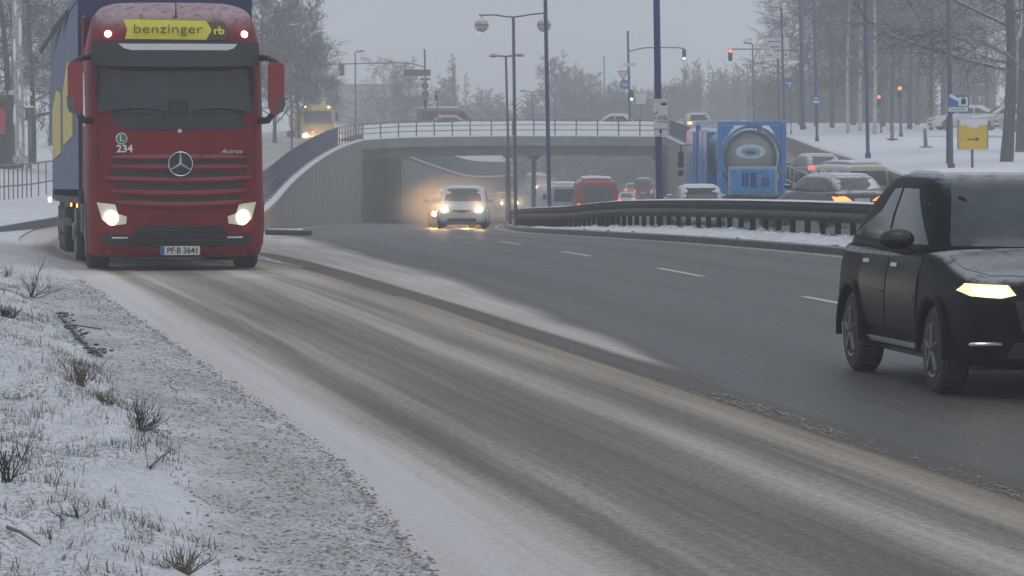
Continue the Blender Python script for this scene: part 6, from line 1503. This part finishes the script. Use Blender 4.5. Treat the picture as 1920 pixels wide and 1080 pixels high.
# grass blades
g = MB(); gd = MB(); r_ = random.Random(21)
def blade(mb, p, h, w, a, lean):
    s = Vector((math.cos(a), math.sin(a), 0))*w; l = Vector((math.cos(a+1.3), math.sin(a+1.3), 0))*lean
    mb.add([p - s, p + s, p + s*.7 + l*.4 + Vector((0,0,h*.6)), p - s*.7 + l*.4 + Vector((0,0,h*.6)), p + l + Vector((0,0,h))], [(0,1,2,3),(3,2,4)])
n = 0
while n < 9500:
    d = 13.5 + 31*r_.random()**1.7; w = .95 + 4.2*r_.random()**1.2
    x = EL(d) - w
    if (x/d*F + 960) < -40: 
        if r_.random() < .95: continue
    cl = vn(w*1.3, d*.6, 12) + .6*vn(w*4, d*2.5, 3)
    if cl < r_.uniform(-.15,.60): continue
    for k in range(r_.randint(1, 5)):
        xx = x + r_.gauss(0,.025); dd = d + r_.gauss(0,.04); p = Vector((xx, dd, hleft(dd, EL(dd)-xx) - .01))
        blade(g if r_.random() < .6 else gd, p, r_.uniform(.02,.075)*(1.6 if r_.random() < .10 else 1), r_.uniform(.001,.0032), r_.uniform(0,6.28), r_.uniform(.005,.085)); n += 1
for mb, nm, mt in ((g, 'grass', 'dry'), (gd, 'grass', 'dark_twig')):
    o = mb.build(nm, M[mt], smooth=False); tag(o, 'sparse dry grass poking through the snow of the verge' if mb is g else 'dark dead stalks poking through the snow of the verge', None, None, 'stuff')
# clods of dirty slush and soil crumbs
def clods(name, label, pts, mat, lo, hi, seed):
    r_ = random.Random(seed); m = MB()
    for p in pts:
        r = r_.uniform(lo, hi)*(1.7 if r_.random() < .06 else 1)
        ph = r_.uniform(0, 6.28); q = [Vector((math.cos(ph + i*1.2566)*r*r_.uniform(.7,1.3), math.sin(ph + i*1.2566)*r*r_.uniform(.7,1.3), -r*.25)) for i in range(5)]
        tp = Vector((r_.uniform(-.3,.3)*r, r_.uniform(-.3,.3)*r, r*r_.uniform(.25,.6)))
        md = [v*.75 + Vector((0,0,r*.38)) for v in q]
        m.add([p + v for v in q + md + [tp]], [(i, (i+1) % 5, 5 + (i+1) % 5, 5 + i) for i in range(5)] + [(5+i, 5+(i+1) % 5, 10) for i in range(5)])
    o = m.build(name, mat, angle=80); tag(o, label, None, None, 'stuff')
M['slush'] = mk('slush_clod', (.50,.487,.48), .9, var=.25, scale=30, snow=.6); M['soil'] = mk('soil_crumb', (.13,.115,.10), .95, var=.3, scale=30, snow=.25)
pts_a, pts_b, pts_c = [], [], []
while len(pts_a) < 1500:
    d = 15.5 + 33*r_.random()**1.6; w = r_.uniform(.0, 1.12)
    if r_.random() < .2: w = abs(r_.gauss(.02,.12))
    p = Vector((EL(d) - w + .08, d, 0)); p.z = hleft(d, max(0, EL(d) - p.x)); pts_a.append(p)
while len(pts_b) < 9500:
    d = 15.5 + 33*r_.random()**1.5; w = abs(r_.gauss(.0,.16)) if r_.random() < .3 else r_.uniform(-.05, 1.1)
    p = Vector((EL(d) - w + .06, d, 0)); p.z = hleft(d, max(0, EL(d) - p.x)); pts_b.append(p)
while len(pts_c) < 5200:
    d = 16 + 18*r_.random(); k = r_.random()
    u = r_.gauss(-1.2,.17) if k < .62 else r_.gauss(.33,.08) if k < .85 else r_.uniform(-3,.6)
    pts_c.append(Vector((SEP(d) + u - .2, d, .006)))
clods('slush_clods', 'lumpy dirty slush along the road edge', pts_a, M['slush'], .004, .014, 1)
clods('soil_crumbs', 'dark soil crumbs scattered over the slush beside the road', pts_b, M['soil'], .003, .013, 2)
clods('road_crumbs', 'small dark crumbs of slush in the wheel tracks', pts_c, M['soil'], .003, .011, 3)
# lumps in the median and island snow
pts = []
for i in range(2600):
    d = 46 + 60*r_.random(); q = r_.random(); pts.append(Vector((lerp(KERB(d) + .2, MED(d), q), d, mz(d, q))))
clods('snow_clods', 'crumbled snow lumps along the median under the guard rail', pts, M['snow_cap'], .02, .06, 4)
pts = [Vector((lerp(KERB(d) + .9, MED(d), q), d, mz(d, q))) for d, q in ((46 + 60*r_.random(), r_.random()) for i in range(900))]
clods('soil_crumbs', 'dark crumbs around the guard rail posts', pts, M['soil'], .02, .05, 5)
pts = [Vector((lerp(RR(d), BL(d), q), d, gz(d, q))) for d, q in ((58 + 20*r_.random(), r_.random()) for i in range(900))]
clods('soil_crumbs', 'dark crumbs on the snowy island by the lorry', pts, M['soil'], .012, .035, 6)
# snowy shrub left of the silver car
p = at(1268, 379, 152); p.z = ZR(152); t = thing('shrub', 'snow laden shrub at the wall left of the silver car', 'shrub', p); m = MB(); sm = MB(); r_ = random.Random(8)
for i in range(60):
    a = r_.uniform(0,6.28); d = Vector((math.cos(a)*.5, math.sin(a)*.4, r_.uniform(.6,1.4))).normalized(); l = r_.uniform(.7,1.5); e = d*l; m.path([(0,0,0), e*.5 + Vector((0,0,.1)), e], [.02,.015,.006], 4)
    sm.sphere(e*r_.uniform(.7,1), r_.uniform(.05,.13), 6, 4, (1.2,1,.6))
m.build('stems', M['twig'], t); sm.build('shrub_snow', M['snow_cap'], t, angle=80)

# ---------------------------------------------------------------- spray volumes added so the oncoming headlights show a halo
sm_ = bpy.data.materials.new('spray_halo'); sm_.use_nodes = True; nt = sm_.node_tree; nt.nodes.remove(nt.nodes['Principled BSDF'])
sv_ = nt.nodes.new('ShaderNodeVolumePrincipled'); sv_.inputs['Color'].default_value = (.97,.98,1,1); sv_.inputs['Anisotropy'].default_value = .45
tc_ = nt.nodes.new('ShaderNodeTexCoord'); vl_ = nt.nodes.new('ShaderNodeVectorMath'); vl_.operation = 'LENGTH'; nt.links.new(tc_.outputs['Object'], vl_.inputs[0])
mr_ = nt.nodes.new('ShaderNodeMapRange'); mr_.interpolation_type = 'SMOOTHSTEP'
for k_, v_ in zip((1,2,3,4), (0, 1, .13, 0)): mr_.inputs[k_].default_value = v_
nt.links.new(vl_.outputs['Value'], mr_.inputs[0]); nt.links.new(mr_.outputs[0], sv_.inputs['Density'])
nt.links.new(sv_.outputs[0], nt.nodes['Material Output'].inputs['Volume'])
for c_, s_ in (((-2.0, 131.5, ZR(130) + .75), (2.6, 7, 1.3)), ((-.1, 287, ZR(287) + .6), (3.0, 10, 1.7)), ((2.6, 386, ZR(386) + .8), (3, 10, 2.0)), ((at(597, 262, 264).x, 265, .9), (2.6, 4.5, 1.5))):
    o = MB().sphere((0,0,0), 1, 18, 10).build('spray_halo', sm_); o.location = c_; o.scale = s_; tag(o, 'fine snow spray added as a halo around oncoming headlights', kind='stuff')
# ---------------------------------------------------------------- haze
hm = bpy.data.materials.new('haze'); hm.use_nodes = True; nt = hm.node_tree; nt.nodes.remove(nt.nodes['Principled BSDF'])
pv = nt.nodes.new('ShaderNodeVolumePrincipled'); pv.inputs['Color'].default_value = (.97,.985,1.0,1); pv.inputs['Density'].default_value = HAZE_DENSITY; pv.inputs['Anisotropy'].default_value = .0
nt.links.new(pv.outputs[0], nt.nodes['Material Output'].inputs['Volume'])
hz = MB().box((0, 590, 11.4), (600, 1250, 39.2)).build('haze', hm, smooth=False); tag(hz, kind='stuff')
